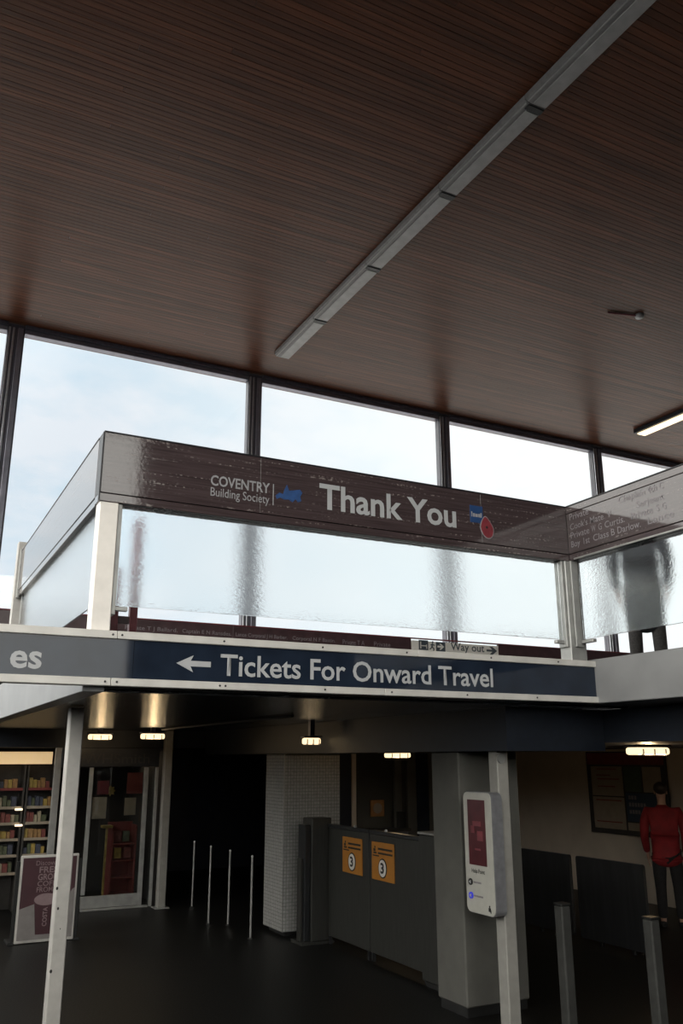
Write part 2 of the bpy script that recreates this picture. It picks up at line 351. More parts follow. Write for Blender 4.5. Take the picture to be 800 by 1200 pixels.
# ceiling boards: every strip its own piece, two lengths to a row with a butt joint
PITCH = 0.088
rows = [y for y in [2.55 + PITCH * i for i in range(146)] if y + PITCH / 2 < WY + .02]
mesh_cache = {}
def strip_mesh(key, L):
    if key not in mesh_cache:
        bm = bm_new(); box(bm, 0, L, -PITCH / 2 + .0015, PITCH / 2 - .0015, 0, .022, .002)
        me = bpy.data.meshes.new('plank'); bm.to_mesh(me); bm.free(); me.materials.append(M['ceiling_wood']); mesh_cache[key] = me
    return mesh_cache[key]
xa, xb = XW, XE
for i, y in enumerate(rows):
    k = (i * 7 + (i // 3) * 3) % 13
    cut = 1.6 + k * 0.95
    for (key, x, L) in ((('a', k), xa, cut - xa - .003), (('b', k), cut, xb - cut)):
        o = bpy.data.objects.new('plank', strip_mesh(key, L)); C.objects.link(o); o.parent = ceil
        o.location = Vector((x, y, ZC)) - ORG[ceil]
# outer walls
b = bm_new(); box(b, XE, XE + .3, YS, WY + .3, 0, ZC + .02); struct('wall_right', b, 'wall_dark')
b = bm_new(); box(b, 4.7, XE, YS - .3, YS, 0, ZC + .02); struct('wall_back', b, 'brick')
b = bm_new(); box(b, XW, 4.7, YS - .3, YS, 0, 3.1); struct('wall_back_low', b, 'brick')
b = bm_new(); box(b, XW - .3, XW - .1, YS, WY + .3, 0, 3.1); struct('wall_left', b, 'brick')
b = bm_new(); box(b, 1.3, XE, WY - .06, WY + .14, 2.65, 3.30); struct('wall_front', b, 'wall_dark')
b = bm_new(); box(b, XW, 1.3, WY - .06, WY + .14, 0, .3); struct('wall_front_low', b, 'wall_dark')
b = bm_new(); box(b, -60, 80, WY + .4, 90, 2.41, 2.46); struct('ground', b, 'ground')
b = bm_new(); box(b, 0.4, XE, 18.2, 18.4, 0, 2.329); box(b, 0.4, 6.0, 18.2, 18.4, 2.329, 2.36); struct('wall_lower_back', b, 'wall_blue')

# window wall: one bay per window, each with pane, head, bead and sill; mullions as trims
MX = [-3.40, 1.26, 5.98, 10.68, 15.38, 20.09, 24.8]
for i in range(6):
    x0, x1 = MX[i] + .15, MX[i + 1] - .15
    zs = 3.30 if i >= 1 else 0.3
    w = thing('window_%d' % (i + 1), ((x0 + x1) / 2, WY, zs), 'tall clear window of the hall behind the gallery', 'window', kind='structure')
    del w['label'], w['category']
    b = bm_new(); box(b, x0, x1, WY + .03, WY + .045, zs + .06, ZC - .16); obj('pane', b, 'pane', w)
    b = bm_new(); box(b, x0, x1, WY - .05, WY + .10, ZC - .16, ZC - .075, .006); obj('head_frame', b, 'alu', w)
    b = bm_new(); box(b, x0, x1, WY - .10, WY + .10, ZC - .075, ZC - .001, .006); obj('head_board', b, 'mullion_wood', w)
    b = bm_new(); box(b, x0, x1, WY - .05, WY + .10, zs, zs + .06, .006); obj('sill', b, 'alu', w)
for i, x in enumerate(MX):
    zb = 3.30 if i > 1 else 0.3
    t = thing('trim_%d' % (i + 1), (x, WY, zb), None, None, kind='structure')
    b = bm_new(); box(b, x - .15, x + .15, WY - .04, WY + .12, zb, ZC - .001, .008); obj('mullion', b, 'mullion_wood', t)
    for dx in (-.115, -.045):
        b = bm_new(); box(b, x + dx - .018, x + dx + .018, WY - .065, WY - .041, zb, ZC - .08, .004); obj('bead', b, 'alu_bright', t)
    b = bm_new(); box(b, x + .03, x + .12, WY - .085, WY - .041, zb, ZC - .08, .004); obj('cover_strip', b, 'alu', t)
# high glazing on the left side and behind the camera
for k in range(5):
    y0 = YS + k * 4.686; y1 = y0 + 4.686
    b = bm_new(); box(b, XW - .21, XW - .19, y0 + .1, y1 - .1, 3.1, ZC - .1); struct('window_%d' % (7 + k), b, 'pane')
    if k < 4: b = bm_new(); box(b, XW - .28, XW - .12, y1 - .1, y1 + .1, 3.1, ZC); struct('trim_%d' % (8 + k), b, 'alu')
for k in range(2):
    x0 = XW + k * 4.05; x1 = x0 + 4.05
    b = bm_new(); box(b, x0 + .1, x1 - .1, YS - .16, YS - .14, 3.1, ZC - .1); struct('window_%d' % (12 + k), b, 'pane')
    b = bm_new(); box(b, x0 - .1, x0 + .1, YS - .25, YS - .01, 3.1, ZC); struct('trim_%d' % (12 + k), b, 'alu')

# gallery floor (L shaped, open hall on its left) with black glossy soffit and painted edge beams
SB = 2.645
def slab(name, m, z0, z1, kind='structure'):
    bm = bm_new()
    prism(bm, [(FAS_X0 + .14, 5.90), (6.0, 5.90), (6.0, YS + .01), (XE, YS + .01), (XE, WY - .07), (FAS_X0 + .14, WY - .07)], 'z', z0, z1)
    return struct(name, bm, m)
slab('floor_gallery', 'gallery_floor', 2.70, 2.95)
b = bm_new(); box(b, FAS_X0 + .14, 6.0, 5.90, 14.2, SB - .02, 2.70); struct('ceiling_lower', b, 'soffit')
b = bm_new(); box(b, 6.0, XE, YS + .02, 18.42, 2.33, 2.36); box(b, FAS_X0 - .6, 6.0, 14.2, 18.42, 2.36, 2.40); box(b, .5, 6.0, 14.205, 14.3, 2.40, 2.70); struct('ceiling_inner', b, 'header')
b = bm_new(); box(b, FAS_X0, FAS_X0 + .14, 5.76, 13.0, SB - .03, 3.0, .004); struct('trim_20', b, 'grey_beam')
b = bm_new(); box(b, 5.42, 6.0, YS + .02, 5.90, SB, 3.02, .006); struct('trim_21', b, 'grey_beam')
b = bm_new(); box(b, FAS_X0 + .14, 5.42, 5.76, 5.90, SB, 2.98); struct('trim_22', b, 'header')
b = bm_new(); box(b, 5.93, 6.0, -2.0, 14.2, 2.33, SB - .021); box(b, 4.80, 5.925, 6.15, 14.2, 2.255, SB - .021); struct('trim_23', b, 'header')
# inner walls of the lower level
b = bm_new(); box(b, 11.0, 11.2, 4.0, 14.0, 0, 2.33); struct('wall_beige', b, 'beige')
b = bm_new(); box(b, 6.4, 11.0, 14.0, 14.2, 0, 2.33); struct('wall_office', b, 'wall_dark')

# ---------------------------------------------------------------- balustrade
def post(label, x0, x1, y0, y1, z0, z1, m, m2, brackets, group=None):
    t = thing('balustrade_post', ((x0 + x1) / 2, (y0 + y1) / 2, z0), label, 'post')
    b = bm_new(); box(b, x0, x1, y0, y1, z0, z1, .006); obj('shaft', b, m, t)
    for (bx0, bx1, by0, by1) in m2:
        b = bm_new(); box(b, bx0, bx1, by0, by1, z0 + .12, z1, .003); obj('glazing_channel', b, 'steel_dark', t)
    for (bx0, bx1, by0, by1) in brackets:
        b = bm_new(); box(b, bx0, bx1, by0, by1, GB - .035, GB - .006, .004); obj('glass_clamp', b, 'steel_dark', t)
    return t
post('off-white square balustrade post under the left corner of the timber fascia', 1.115, 1.245, 5.71, 5.83, 3.0, Z0, 'white', [(1.247, 1.275, 5.73, 5.83)], [(1.247, 1.36, 5.745, 5.785), (1.13, 1.16, 5.83, 5.93)])
post('brushed steel balustrade post under the right inner corner of the fascia', 5.195, 5.375, 5.70, 5.84, 3.0, Z0 - .002, 'steel_dark', [(5.17, 5.193, 5.72, 5.82), (5.24, 5.33, 5.675, 5.698)], [(5.08, 5.193, 5.745, 5.785), (5.29, 5.335, 5.53, 5.672)])
post('pale balustrade post at the far end of the left glass', 1.07, 1.20, 9.77, 9.90, 3.0, 4.50, 'grey_post', [], [])

def glass(label, x0, x1, y0, y1, z0=GB, z1=Z0 - .001):
    b = bm_new(); box(b, x0, x1, y0, y1, z0, z1, .002)
    return tag(obj('balustrade_glass', b, 'frosted'), label, 'glass')
glass('wide obscure glass pane below the Thank You fascia', 1.28, 5.165, 5.755, 5.767)
glass('obscure glass pane running back below the pale left return', 1.145, 1.157, 5.85, 9.69)
glass('obscure glass pane below the fascia of names on the right', 5.305, 5.317, 1.5, 5.66)

# front fascia with lettering
f = thing('timber_fascia', ((FAS_X0 + FAS_X1) / 2, FAS_Y, Z0), 'dark timber fascia lettered Thank You across the front of the gallery', 'fascia')
FD = .15
joints = [FAS_X0 + .004, 2.275, 4.30, FAS_X1 - .001]
for i in range(3):
    b = bm_new(); box(b, joints[i] + .0015, joints[i + 1] - .0015, FAS_Y, FAS_Y + .03, Z0 + .062, ZT - .012, .001); obj('fascia_panel', b, 'fascia', f)
b = bm_new(); box(b, FAS_X0, FAS_X1 + FD, FAS_Y + .006, FAS_Y + FD, Z0, Z0 + .059, .004); obj('bottom_lip', b, 'fascia', f)
b = bm_new(); box(b, FAS_X0, FAS_X1 + FD, FAS_Y + .032, FAS_Y + FD, Z0 + .06, ZT - .013); obj('core', b, 'black_edge', f)
b = bm_new(); box(b, FAS_X0, FAS_X1 + FD, FAS_Y - .004, FAS_Y + FD + .004, ZT - .012, ZT, .003); obj('cap_strip', b, 'black_edge', f)
b = bm_new(); box(b, FAS_X0 - .006, FAS_X0 + .003, FAS_Y - .006, FAS_Y + .02, Z0, ZT - .012); obj('corner_strip', b, 'black_edge', f)
F = ('y', FAS_Y)
lettering('lettering', 'Thank You', 'letter', f, F, (2.766, 4.040), (4.042, 4.250), bold=.022)
lettering('lettering', 'COVENTRY', 'letter_grey', f, F, (1.888, 2.352), (4.105, 4.186), bold=.02)
lettering('lettering', 'Building Society', 'letter_grey', f, F, (1.890, 2.350), (4.005, 4.092), bold=.004)
b = bm_new(); box(b, 2.378, 2.385, FAS_Y - .003, FAS_Y, 4.02, 4.185); obj('divider_line', b, 'letter_grey', f)
# blue emblem: spiky three-pointed flourish
pts = [(2.40, 4.100), (2.43, 4.125), (2.462, 4.118), (2.470, 4.150), (2.492, 4.196), (2.510, 4.152), (2.545, 4.158), (2.600, 4.172), (2.622, 4.150), (2.605, 4.118), (2.612, 4.082), (2.585, 4.070), (2.565, 4.092), (2.540, 4.064), (2.505, 4.082), (2.470, 4.076), (2.44, 4.088), (2.41, 4.074)]
b = bm_new(); prism(b, pts, 'y', FAS_Y - .003, FAS_Y); obj('emblem', b, 'blue_logo', f, label='blue spiky emblem beside the bank lettering')
b = bm_new(); box(b, 4.185, 4.318, FAS_Y - .003, FAS_Y, 4.115, 4.265); obj('logo_square', b, 'navy_patch', f, label='navy square logo')
b = bm_new()
for (u0, u1, v1) in ((.012, .022, .045), (.030, .050, .030), (.056, .078, .028), (.084, .104, .030), (.108, .120, .040)): box(b, 4.185 + u0, 4.185 + u1, FAS_Y - .005, FAS_Y - .003, 4.165, 4.165 + v1)
obj('logo_letters', b, 'letter_grey', f)
def drop(cx, cz, w, h):
    out = []
    for i in range(20):
        a = 2 * PI * i / 20; r = 1 - .25 * max(0, math.sin(a)) ** 2
        out.append((cx + w * math.cos(a) * (1 - .45 * max(0, math.sin(a))) - .012 * math.sin(a), cz + h * math.sin(a)))
    return out
b = bm_new(); prism(b, drop(4.352, 4.085, .072, .100), 'y', FAS_Y - .005, FAS_Y - .0031); obj('poppy_outline', b, 'letter_grey', f)
b = bm_new(); prism(b, drop(4.352, 4.085, .064, .092), 'y', FAS_Y - .008, FAS_Y - .0051); obj('poppy', b, 'poppy', f, label='red poppy drop')
b = bm_new(); ball(b, (4.350, FAS_Y - .008, 4.085), .012, 1, .2, 1); obj('poppy_center', b, 'black', f)

# left return: runs back, varnish mirrors the sky
f = thing('timber_fascia', (FAS_X0, 7.7, Z0), 'glossy fascia return running back from the left corner, pale with sky reflection', 'fascia')
b = bm_new(); box(b, FAS_X0, FAS_X0 + .03, FAS_Y + FD + .01, 9.72, Z0 + .062, ZT - .012, .001); obj('fascia_panel', b, 'fascia', f)
b = bm_new(); box(b, FAS_X0 + .006, FAS_X0 + FD, FAS_Y + FD + .01, 9.72, Z0, Z0 + .059, .004); obj('bottom_lip', b, 'fascia', f)
b = bm_new(); box(b, FAS_X0 + .032, FAS_X0 + FD, FAS_Y + FD + .01, 9.72, Z0 + .06, ZT - .013); obj('core', b, 'black_edge', f)
b = bm_new(); box(b, FAS_X0 - .004, FAS_X0 + FD, FAS_Y + FD + .01, 9.72, ZT - .012, ZT, .003); obj('cap_strip', b, 'black_edge', f)
b = bm_new(); box(b, FAS_X0 - .012, FAS_X0 + .02, 9.722, 9.76, Z0 - .02, ZT + .02, .003); obj('end_strip', b, 'steel_dark', f)

# right return with the roll of names
f = thing('timber_fascia', (FAS_X1, 4.0, Z0), 'timber fascia on the right with four lines of engraved names', 'fascia')
b = bm_new(); box(b, FAS_X1, FAS_X1 + .03, 1.5, FAS_Y - .0005, Z0 + .062, ZT - .075, .003); obj('fascia_panel', b, 'fascia', f)
b = bm_new(); box(b, FAS_X1 - .004, FAS_X1 + .03, 1.5, FAS_Y - .0005, ZT - .073, ZT - .013, .003); obj('top_lip', b, 'fascia', f)
b = bm_new(); box(b, FAS_X1 + .006, FAS_X1 + FD, 1.5, FAS_Y - .0005, Z0, Z0 + .059, .004); obj('bottom_lip', b, 'fascia', f)
b = bm_new(); box(b, FAS_X1 - .006, FAS_X1 + .0055, 1.5, FAS_Y - .06, Z0 - .001, Z0 + .014, .002); obj('drip_bead', b, 'steel_dark', f)
b = bm_new(); box(b, FAS_X1 + .032, FAS_X1 + FD, 1.5, FAS_Y - .0005, Z0 + .06, ZT - .013); obj('core', b, 'black_edge', f)
b = bm_new(); box(b, FAS_X1 - .006, FAS_X1 + FD + .004, 1.5, FAS_Y - .008, ZT - .012, ZT, .003); obj('cap_strip', b, 'black_edge', f)
F = ('x', FAS_X1)
for (z0, z1, words) in (
    (4.248, 4.306, (('Private', 5.655, 5.415), ('Chaplain', 5.055, 4.763), ('4th', 4.738, 4.640), ('C', 4.612, 4.572))),
    (4.158, 4.216, (("Cook's", 5.655, 5.435), ('Mate', 5.403, 5.240), ('V', 5.196, 5.150), ('Serjeant', 4.868, 4.577))),
    (4.078, 4.136, (('Private', 5.655, 5.421), ('W', 5.397, 5.343), ('G', 5.311, 5.270), ('Curtis.', 5.235, 5.007), ('Private', 4.934, 4.705), ('S', 4.663, 4.637), ('G', 4.604, 4.565))),
    (3.996, 4.054, (('Boy', 5.658, 5.545), ('1st', 5.501, 5.425), ('Class', 5.383, 5.199), ('B', 5.170, 5.128), ('Darlow.', 5.096, 4.842), ('Lance', 4.766, 4.50)))):
    for (wd, a, c) in words:
        lo = z0 - (.016 if any(ch in wd for ch in 'pyj') else 0)
        lettering('engraved_name', wd, 'letter_dim', f, F, (a, c), (lo, z1), bold=.004, depth=.002)

# far balustrade board with names, and the way out sign
FY = 13.83
f = thing('memorial_board', (8.0, FY, Z0), 'long maroon board of faint names on the far side of the gallery', 'board')
for (x0, x1) in ((1.2, 5.09), (5.092, 8.66), (10.70, 14.2), (14.202, 17.5)):
    b = bm_new(); box(b, x0, x1, FY, FY + .05, 3.80, ZT - .02, .004); obj('board_panel', b, 'maroon', f)
b = bm_new(); box(b, 1.2, 17.5, FY - .01, FY + .07, ZT - .019, ZT, .004); obj('cap_rail', b, 'maroon_paint', f)
b = bm_new(); box(b, 1.2, 17.5, FY + .01, FY + .07, 2.95, 3.79); obj('backing_panel', b, 'wall_dark', f)
for (tx, a, c) in (('Private T J Ballard.', 3.25, 4.12), ('Captain E N Ransdes.', 4.20, 5.06), ('Lance Corporal J H Barber.', 5.14, 6.10), ('Corporal N F Bastin.', 6.20, 7.05), ('Private T A', 7.2, 7.65), ('Private', 7.85, 8.2)):
    lettering('engraved_name', tx, 'letter_dim', f, ('y', FY), (a, c), (4.18, 4.265), bold=.006)
w = thing('way_out_sign', (9.68, FY, 3.9), 'pale grey Way out sign strip on the far gallery edge', 'sign')
b = bm_new(); box(b, 8.665, 10.695, FY - .012, FY + .05, 3.80, ZT - .055, .004); obj('sign_plate', b, 'way', w)
FF = ('y', FY - .012)
lettering('lettering', 'Way out', 'way_dark', w, FF, (9.545, 10.345), (4.150, 4.345), bold=.012)
b = bm_new(); prism(b, [(10.40, 4.257), (10.54, 4.257), (10.47, 4.314), (10.545, 4.314), (10.655, 4.237), (10.545, 4.160), (10.47, 4.160), (10.54, 4.217), (10.40, 4.217)], 'y', FY - .016, FY - .0121); obj('arrow', b, 'way_dark', w)
b = bm_new(); box(b, 8.82, 9.03, FY - .016, FY - .0121, 4.167, 4.352); obj('pictogram_square', b, 'way_dark', w)
b = bm_new(); box(b, 8.85, 9.00, FY - .019, FY - .0161, 4.237, 4.255); box(b, 8.85, 8.87, FY - .019, FY - .0161, 4.192, 4.322); box(b, 8.985, 9.00, FY - .019, FY - .0161, 4.192, 4.272); obj('bed_symbol', b, 'way', w)
b = bm_new(); ball(b, (9.135, FY - .013, 4.327), .02, 1, .2, 1)
for (p, q, r) in (((9.13, 4.302), (9.115, 4.237), .016), ((9.115, 4.237), (9.16, 4.202), .011), ((9.16, 4.202), (9.15, 4.162), .010), ((9.115, 4.237), (9.085, 4.197), .011), ((9.085, 4.197), (9.055, 4.192), .010), ((9.125, 4.292), (9.175, 4.267), .009), ((9.125, 4.292), (9.085, 4.267), .009)):
    tube(b, (p[0], FY - .013, p[1]), (q[0], FY - .013, q[1]), r, seg=6)
obj('running_figure', b, 'way_dark', w)
b = bm_new(); box(b, 9.21, 9.42, FY - .016, FY - .0121, 4.157, 4.337); obj('pictogram_square', b, 'way_dark', w)
b = bm_new(); prism(b, [(9.24, 4.267), (9.32, 4.267), (9.28, 4.307), (9.32, 4.307), (9.39, 4.249), (9.32, 4.191), (9.28, 4.191), (9.32, 4.231), (9.24, 4.231)], 'y', FY - .019, FY - .0161); obj('arrow', b, 'way', w)

# direction sign
SY = 5.675
sg = thing('direction_sign', (2.4, SY, 2.65), 'long navy direction sign reading Tickets For Onward Travel in steel rails', 'sign')
for (x0, x1) in ((-.9, 1.402), (1.404, 5.418)):
    b = bm_new(); box(b, x0, x1, SY, SY + .05, 2.70, 2.95); obj('sign_panel', b, 'navy', sg)
for (x0, x1) in ((-.9, 1.285), (1.287, 3.6), (3.602, 5.425)):
    b = bm_new(); box(b, x0, x1, SY - .018, SY + .07, 2.951, 3.003, .004); obj('top_rail', b, 'steel', sg)
for (x0, x1) in ((-.9, 1.262), (1.264, 3.3), (3.302, 5.425)):
    b = bm_new(); box(b, x0, x1, SY - .018, SY + .07, 2.648, 2.699, .004); obj('bottom_rail', b, 'steel', sg)
for (x, z) in ((1.255, 2.977), (1.315, 2.977), (2.02, 2.977), (2.78, 2.977), (3.50, 2.977), (4.3, 2.977), (5.0, 2.977), (1.225, 2.674), (1.30, 2.674), (2.0, 2.674), (2.04, 2.674), (2.80, 2.674), (3.36, 2.674), (4.05, 2.674), (4.75, 2.674)):
    b = bm_new(); tube(b, (x, SY - .022, z), (x, SY - .017, z), .0075, seg=8); obj('screw', b, 'black', sg)
F = ('y', SY)
lettering('lettering', 'Tickets For Onward Travel', 'letter', sg, F, (2.004, 4.319), (2.742, 2.893), bold=.014)
lettering('lettering', 'es', 'letter', sg, F, (.640, .828), (2.736, 2.845), bold=.022)
b = bm_new(); prism(b, [(1.693, 2.815), (1.812, 2.872), (1.792, 2.834), (1.935, 2.834), (1.935, 2.797), (1.792, 2.797), (1.812, 2.758)], 'y', SY - .003, SY); obj('arrow', b, 'letter', sg)

# maroon frame standing on the gallery behind the left end of the glass
t = thing('maroon_frame', (2.16, 9.3, 2.95), 'pair of maroon posts with a dark rail behind the left glass', 'frame')
for (x, z1) in ((2.055, 4.2), (2.262, 4.78)):
    b = bm_new(); box(b, x - .042, x + .042, 9.26, 9.34, 2.95, z1, .005); obj('upright', b, 'maroon_paint', t)
b = bm_new(); box(b, 2.098, 2.219, 9.28, 9.32, 3.60, 3.68, .004); obj('cross_rail', b, 'maroon', t)

# ---------------------------------------------------------------- hall ceiling fittings
runs = [(14.23, 12.53), (12.52, 10.57), (10.56, 8.46), (8.45, 6.58), (6.57, 4.62), (4.61, 2.7)]
words = ['nearest the windows', 'second from the windows', 'third from the windows', 'fourth from the windows', 'fifth from the windows', 'sixth from the windows']
LXc = 6.09
for i, (ya, yb) in enumerate(runs):
    t = thing('ceiling_luminaire', (LXc, (ya + yb) / 2, ZC), 'unlit grey ceiling luminaire of the long diagonal run, %s' % words[i], 'light', 'long run of unlit ceiling luminaires')
    b = bm_new(); prism(b, [(LXc - .17, ZC - .001), (LXc + .15, ZC - .001), (LXc + .15, ZC - .06), (LXc + .125, ZC - .10), (LXc - .10, ZC - .10), (LXc - .17, ZC - .07)], 'y', ya, yb); obj('housing', b, 'housing', t)
    b = bm_new(); box(b, LXc - .075, LXc + .115, yb + .10, ya - .03, ZC - .118, ZC - .101, .006); obj('diffuser', b, 'diffuser_off', t)
    b = bm_new(); box(b, LXc - .145, LXc - .125, yb + .01, ya - .01, ZC - .105, ZC - .088, .003); obj('edge_rail', b, 'diffuser_off', t)
    b = bm_new(); box(b, LXc - .11, LXc + .13, yb + .005, yb + .09, ZC - .116, ZC - .101, .004); obj('joint_bracket', b, 'black_edge', t)
# the lit one over the right
for k, (ya, yb, lb) in enumerate(((14.1, 12.2, 'lit warm strip light on the ceiling at the right edge, beside the window mullion'), )):
    t = thing('strip_light', (15.5, (ya + yb) / 2, ZC), lb, 'light')
    b = bm_new(); box(b, 15.36, 15.70, yb, ya, ZC - .10, ZC - .001, .008); obj('housing', b, 'header', t)
    b = bm_new(); box(b, 15.42, 15.68, yb + .05, ya - .05, ZC - .13, ZC - .101, .01); obj('diffuser', b, 'lamp_glow_pale', t)
t = thing('smoke_detector', (11.2, 9.88, ZC), 'small pale detector on a short conduit under the ceiling', 'detector')
b = bm_new(); tube(b, (11.21, 9.88, ZC - .06), (11.21, 9.88, ZC - .001), .07, .085, 14); obj('head', b, 'letter', t, smooth=True)
b = bm_new(); tube(b, (10.62, 10.05, ZC - .022), (11.15, 9.90, ZC - .022), .018, seg=8); obj('conduit', b, 'maroon_paint', t)

# ---------------------------------------------------------------- lower level under the gallery
def lamp(label, x, y, z, ztop, lx, ly, watts, glow='lamp_glow'):
    t = thing('bulkhead_light', (x, y, z), label, 'light', 'lit bulkhead lights under the gallery')
    del t['group']
    b = bm_new(); box(b, x - lx / 2, x + lx / 2, y - ly / 2, y + ly / 2, z + .075, z + .10, .006); obj('base', b, 'alu', t)
    b = bm_new(); box(b, x - lx / 2 + .01, x + lx / 2 - .01, y - ly / 2 + .01, y + ly / 2 - .01, z, z + .074, .022, 2); obj('diffuser', b, glow, t)
    b = bm_new(); box(b, x - .03, x + .03, y - .03, y + .03, z + .101, ztop); obj('stem', b, 'alu', t)
    for dx in (-.33, 0, .33):
        b = bm_new(); box(b, x + dx * lx - .004, x + dx * lx + .004, y - ly / 2 - .004, y + ly / 2 + .004, z - .006, z + .06); obj('guard_bar', b, 'alu', t)
    ld = bpy.data.lights.new('lamp_light', 'POINT'); ld.energy = watts; ld.color = (1.0, .70, .38); ld.shadow_soft_size = .06
    lo = bpy.data.objects.new('bulb', ld); C.objects.link(lo); lo.parent = t; lo.location = (0, 0, -.08)
    return t
lamp('lit bulkhead light above the shop sign, left one of the two', 2.90, 13.45, 2.47, SB - .021, .36, .14, 1.6)
lamp('lit bulkhead light above the shop doorway, right one of the two', 3.52, 12.80, 2.47, SB - .021, .36, .14, 2.4)
lamp('small dim lit bulkhead light in front of the tiled column top', 4.60, 9.66, 2.355, SB - .021, .24, .12, .15)
lamp('lit bulkhead light over the ticket gates behind the wide column', 7.0, 11.65, 2.20, 2.33, .42, .16, 3)
lamp('brightest lit bulkhead light at the right over the posters', 7.35, 7.00, 2.225, 2.33, .50, .20, 13)
b = bm_new(); tube(b, (3.60, 12.6, SB - .04), (3.60, 8.0, SB - .04), .018, seg=8); tag(obj('ceiling_pipe', b, 'wall_dark'), 'thin dark pipe running along the black soffit', 'pipe')

def square_post(label, x, y, w, d, z1, m, extra=None):
    t = thing('steel_column', (x, y, 0), label, 'column')
    b = bm_new(); box(b, x - w / 2, x + w / 2, y - d / 2, y + d / 2, .012, z1, .008); obj('shaft', b, m, t)
    b = bm_new(); box(b, x - w / 2 - .05, x + w / 2 + .05, y - d / 2 - .05, y + d / 2 + .05, 0.0, .012); obj('base_plate', b, 'steel_dark', t)
    for s in extra or ():
        b = bm_new(); ball(b, (x + s[0], y - d / 2, s[1]), s[2], 1, .15, 1.4, 8, 6); obj('paint_chip', b, 'black', t)
    return t
square_post('pale grey square column in front of the coffee board, bottom left', 1.445, 7.7, .115, .125, SB - .03, 'grey_post', [(-.03, 1.05, .008), (-.05, 1.2, .009), (-.045, .60, .01), (0, .9, .004)])
square_post('grey square column at the right end of the shop front', 4.10, 13.95, .12, .14, SB - .021, 'pole_paint')

# mosaic column
t = thing('tiled_column', (5.25, 11.3, 0), 'square column faced with small pale mosaic tiles behind the gates', 'column')
b = bm_new(); box(b, 4.84, 5.67, 10.99, 11.62, .06, 2.25); obj('core', b, 'grout', t)
b = bm_new(); box(b, 4.90, 5.62, 11.05, 11.56, 0, .06); obj('plinth', b, 'black', t)
b = bm_new(); TS = .0425; n = 0
def quad(bm, P):
    vs = [bm.verts.new(p) for p in P]; bm.faces.new(vs)
nx, nz, ny = 19, 51, 14
for k in range(nz):
    z = .065 + k * TS
    if z + TS > 2.25: break
    for i in range(nx):
        x = 4.842 + i * (.826 / nx); w = .826 / nx
        j = random.uniform(-.0006, .0006)
        quad(b, [(x + .003, 10.986 + j, z + .003), (x + w - .003, 10.986 - j, z + .003), (x + w - .003, 10.986 + j, z + TS - .003), (x + .003, 10.986 - j, z + TS - .003)])
    for i in range(ny):
        y = 10.992 + i * (.626 / ny); w = .626 / ny
        j = random.uniform(-.0006, .0006)
        quad(b, [(4.836 + j, y + w - .003, z + .003), (4.836 - j, y + .003, z + .003), (4.836 + j, y + .003, z + TS - .003), (4.836 - j, y + w - .003, z + TS - .003)])
obj('mosaic_tiles', b, 'tile', t, kind='stuff')
b = bm_new(); box(b, 4.828, 4.842, 10.977, 10.991, .9, 2.25); obj('corner_bead', b, 'steel_dark', t)
# wide rendered column
t = thing('rendered_column', (5.15, 7.2, 0), 'broad pale rendered column right of the yellow gate signs', 'column')
b = bm_new(); box(b, 4.85, 5.55, 6.97, 7.43, .08, 2.254, .012); obj('shaft', b, 'concrete', t)
b = bm_new(); box(b, 4.87, 5.53, 6.99, 7.41, 0, .08); obj('plinth', b, 'black', t)

# ticket gates
GX = 5.20
def gate_leaf(label, y0, y1, s0, s1):
    t = thing('ticket_gate', (GX, (y0 + y1) / 2, 0), label, 'gate')
    b = bm_new(); box(b, GX, GX + .04, y0, y1, .09, 1.35, .006); obj('leaf', b, 'gate', t)
    b = bm_new(); box(b, GX - .008, GX + .05, y0, y1, 1.351, 1.39, .004); obj('top_rail', b, 'panel_dark', t)
    b = bm_new(); box(b, GX - .012, GX - .001, s1, s0, .868, 1.272, .003); obj('notice', b, 'yellow', t, label='orange yellow notice with the number 3')
    c = (s0 + s1) / 2
    pts = [(c + .095 * math.cos(2 * PI * i / 28), 1.00 + .105 * math.sin(2 * PI * i / 28)) for i in range(28)]
    b = bm_new(); prism(b, pts, 'x', GX - .015, GX - .0121); obj('number_ring', b, 'black', t)
    pts = [(c + .080 * math.cos(2 * PI * i / 28), 1.00 + .090 * math.sin(2 * PI * i / 28)) for i in range(28)]
    b = bm_new(); prism(b, pts, 'x', GX - .018, GX - .0151); obj('number_disc', b, 'disc', t)
    lettering('number', '3', 'black', t, ('x', GX - .018), (c + .038, c - .040), (.945, 1.06), bold=.03)
    b = bm_new()
    ya = s0 - .05
    tube(b, (GX - .0145, ya - .03, 1.215), (GX - .0121, ya - .03, 1.215), .014, seg=8)
    for (za, zb2, w) in ((1.17, 1.20, .05), (1.145, 1.165, .075)): box(b, GX - .0145, GX - .0121, ya - w + .01, ya + .005, za, zb2)
    box(b, GX - .0145, GX - .0121, s1 + .03, ya - .10, 1.19, 1.212); box(b, GX - .0145, GX - .0121, s1 + .03, ya - .10, 1.145, 1.165); box(b, GX - .0145, GX - .0121, ya - .12, ya + .02, 1.118, 1.132)
    obj('notice_print', b, 'black', t)
    b = bm_new(); ball(b, (GX + .01, c - .05, 1.402), .018); obj('indicator', b, 'letter', t)
    b = bm_new(); box(b, GX, GX + .04, y0 + .02, y0 + .05, 0, .089); box(b, GX, GX + .04, y1 - .05, y1 - .02, 0, .089); obj('foot', b, 'panel_dark', t)
gate_leaf('dark ticket gate leaf beside the tiled column with a yellow 3 notice', 9.345, 10.40, 9.985, 9.49)
gate_leaf('dark ticket gate leaf beside the broad column with a yellow 3 notice', 8.15, 9.325, 9.255, 8.755)
t = thing('gate_cabinet', (5.22, 7.79, 0), 'dark gate cabinet between the yellow gate and the broad column', 'cabinet')
b = bm_new(); box(b, 5.12, 5.42, 7.45, 8.13, .05, 1.43, .012); obj('body', b, 'gate', t)
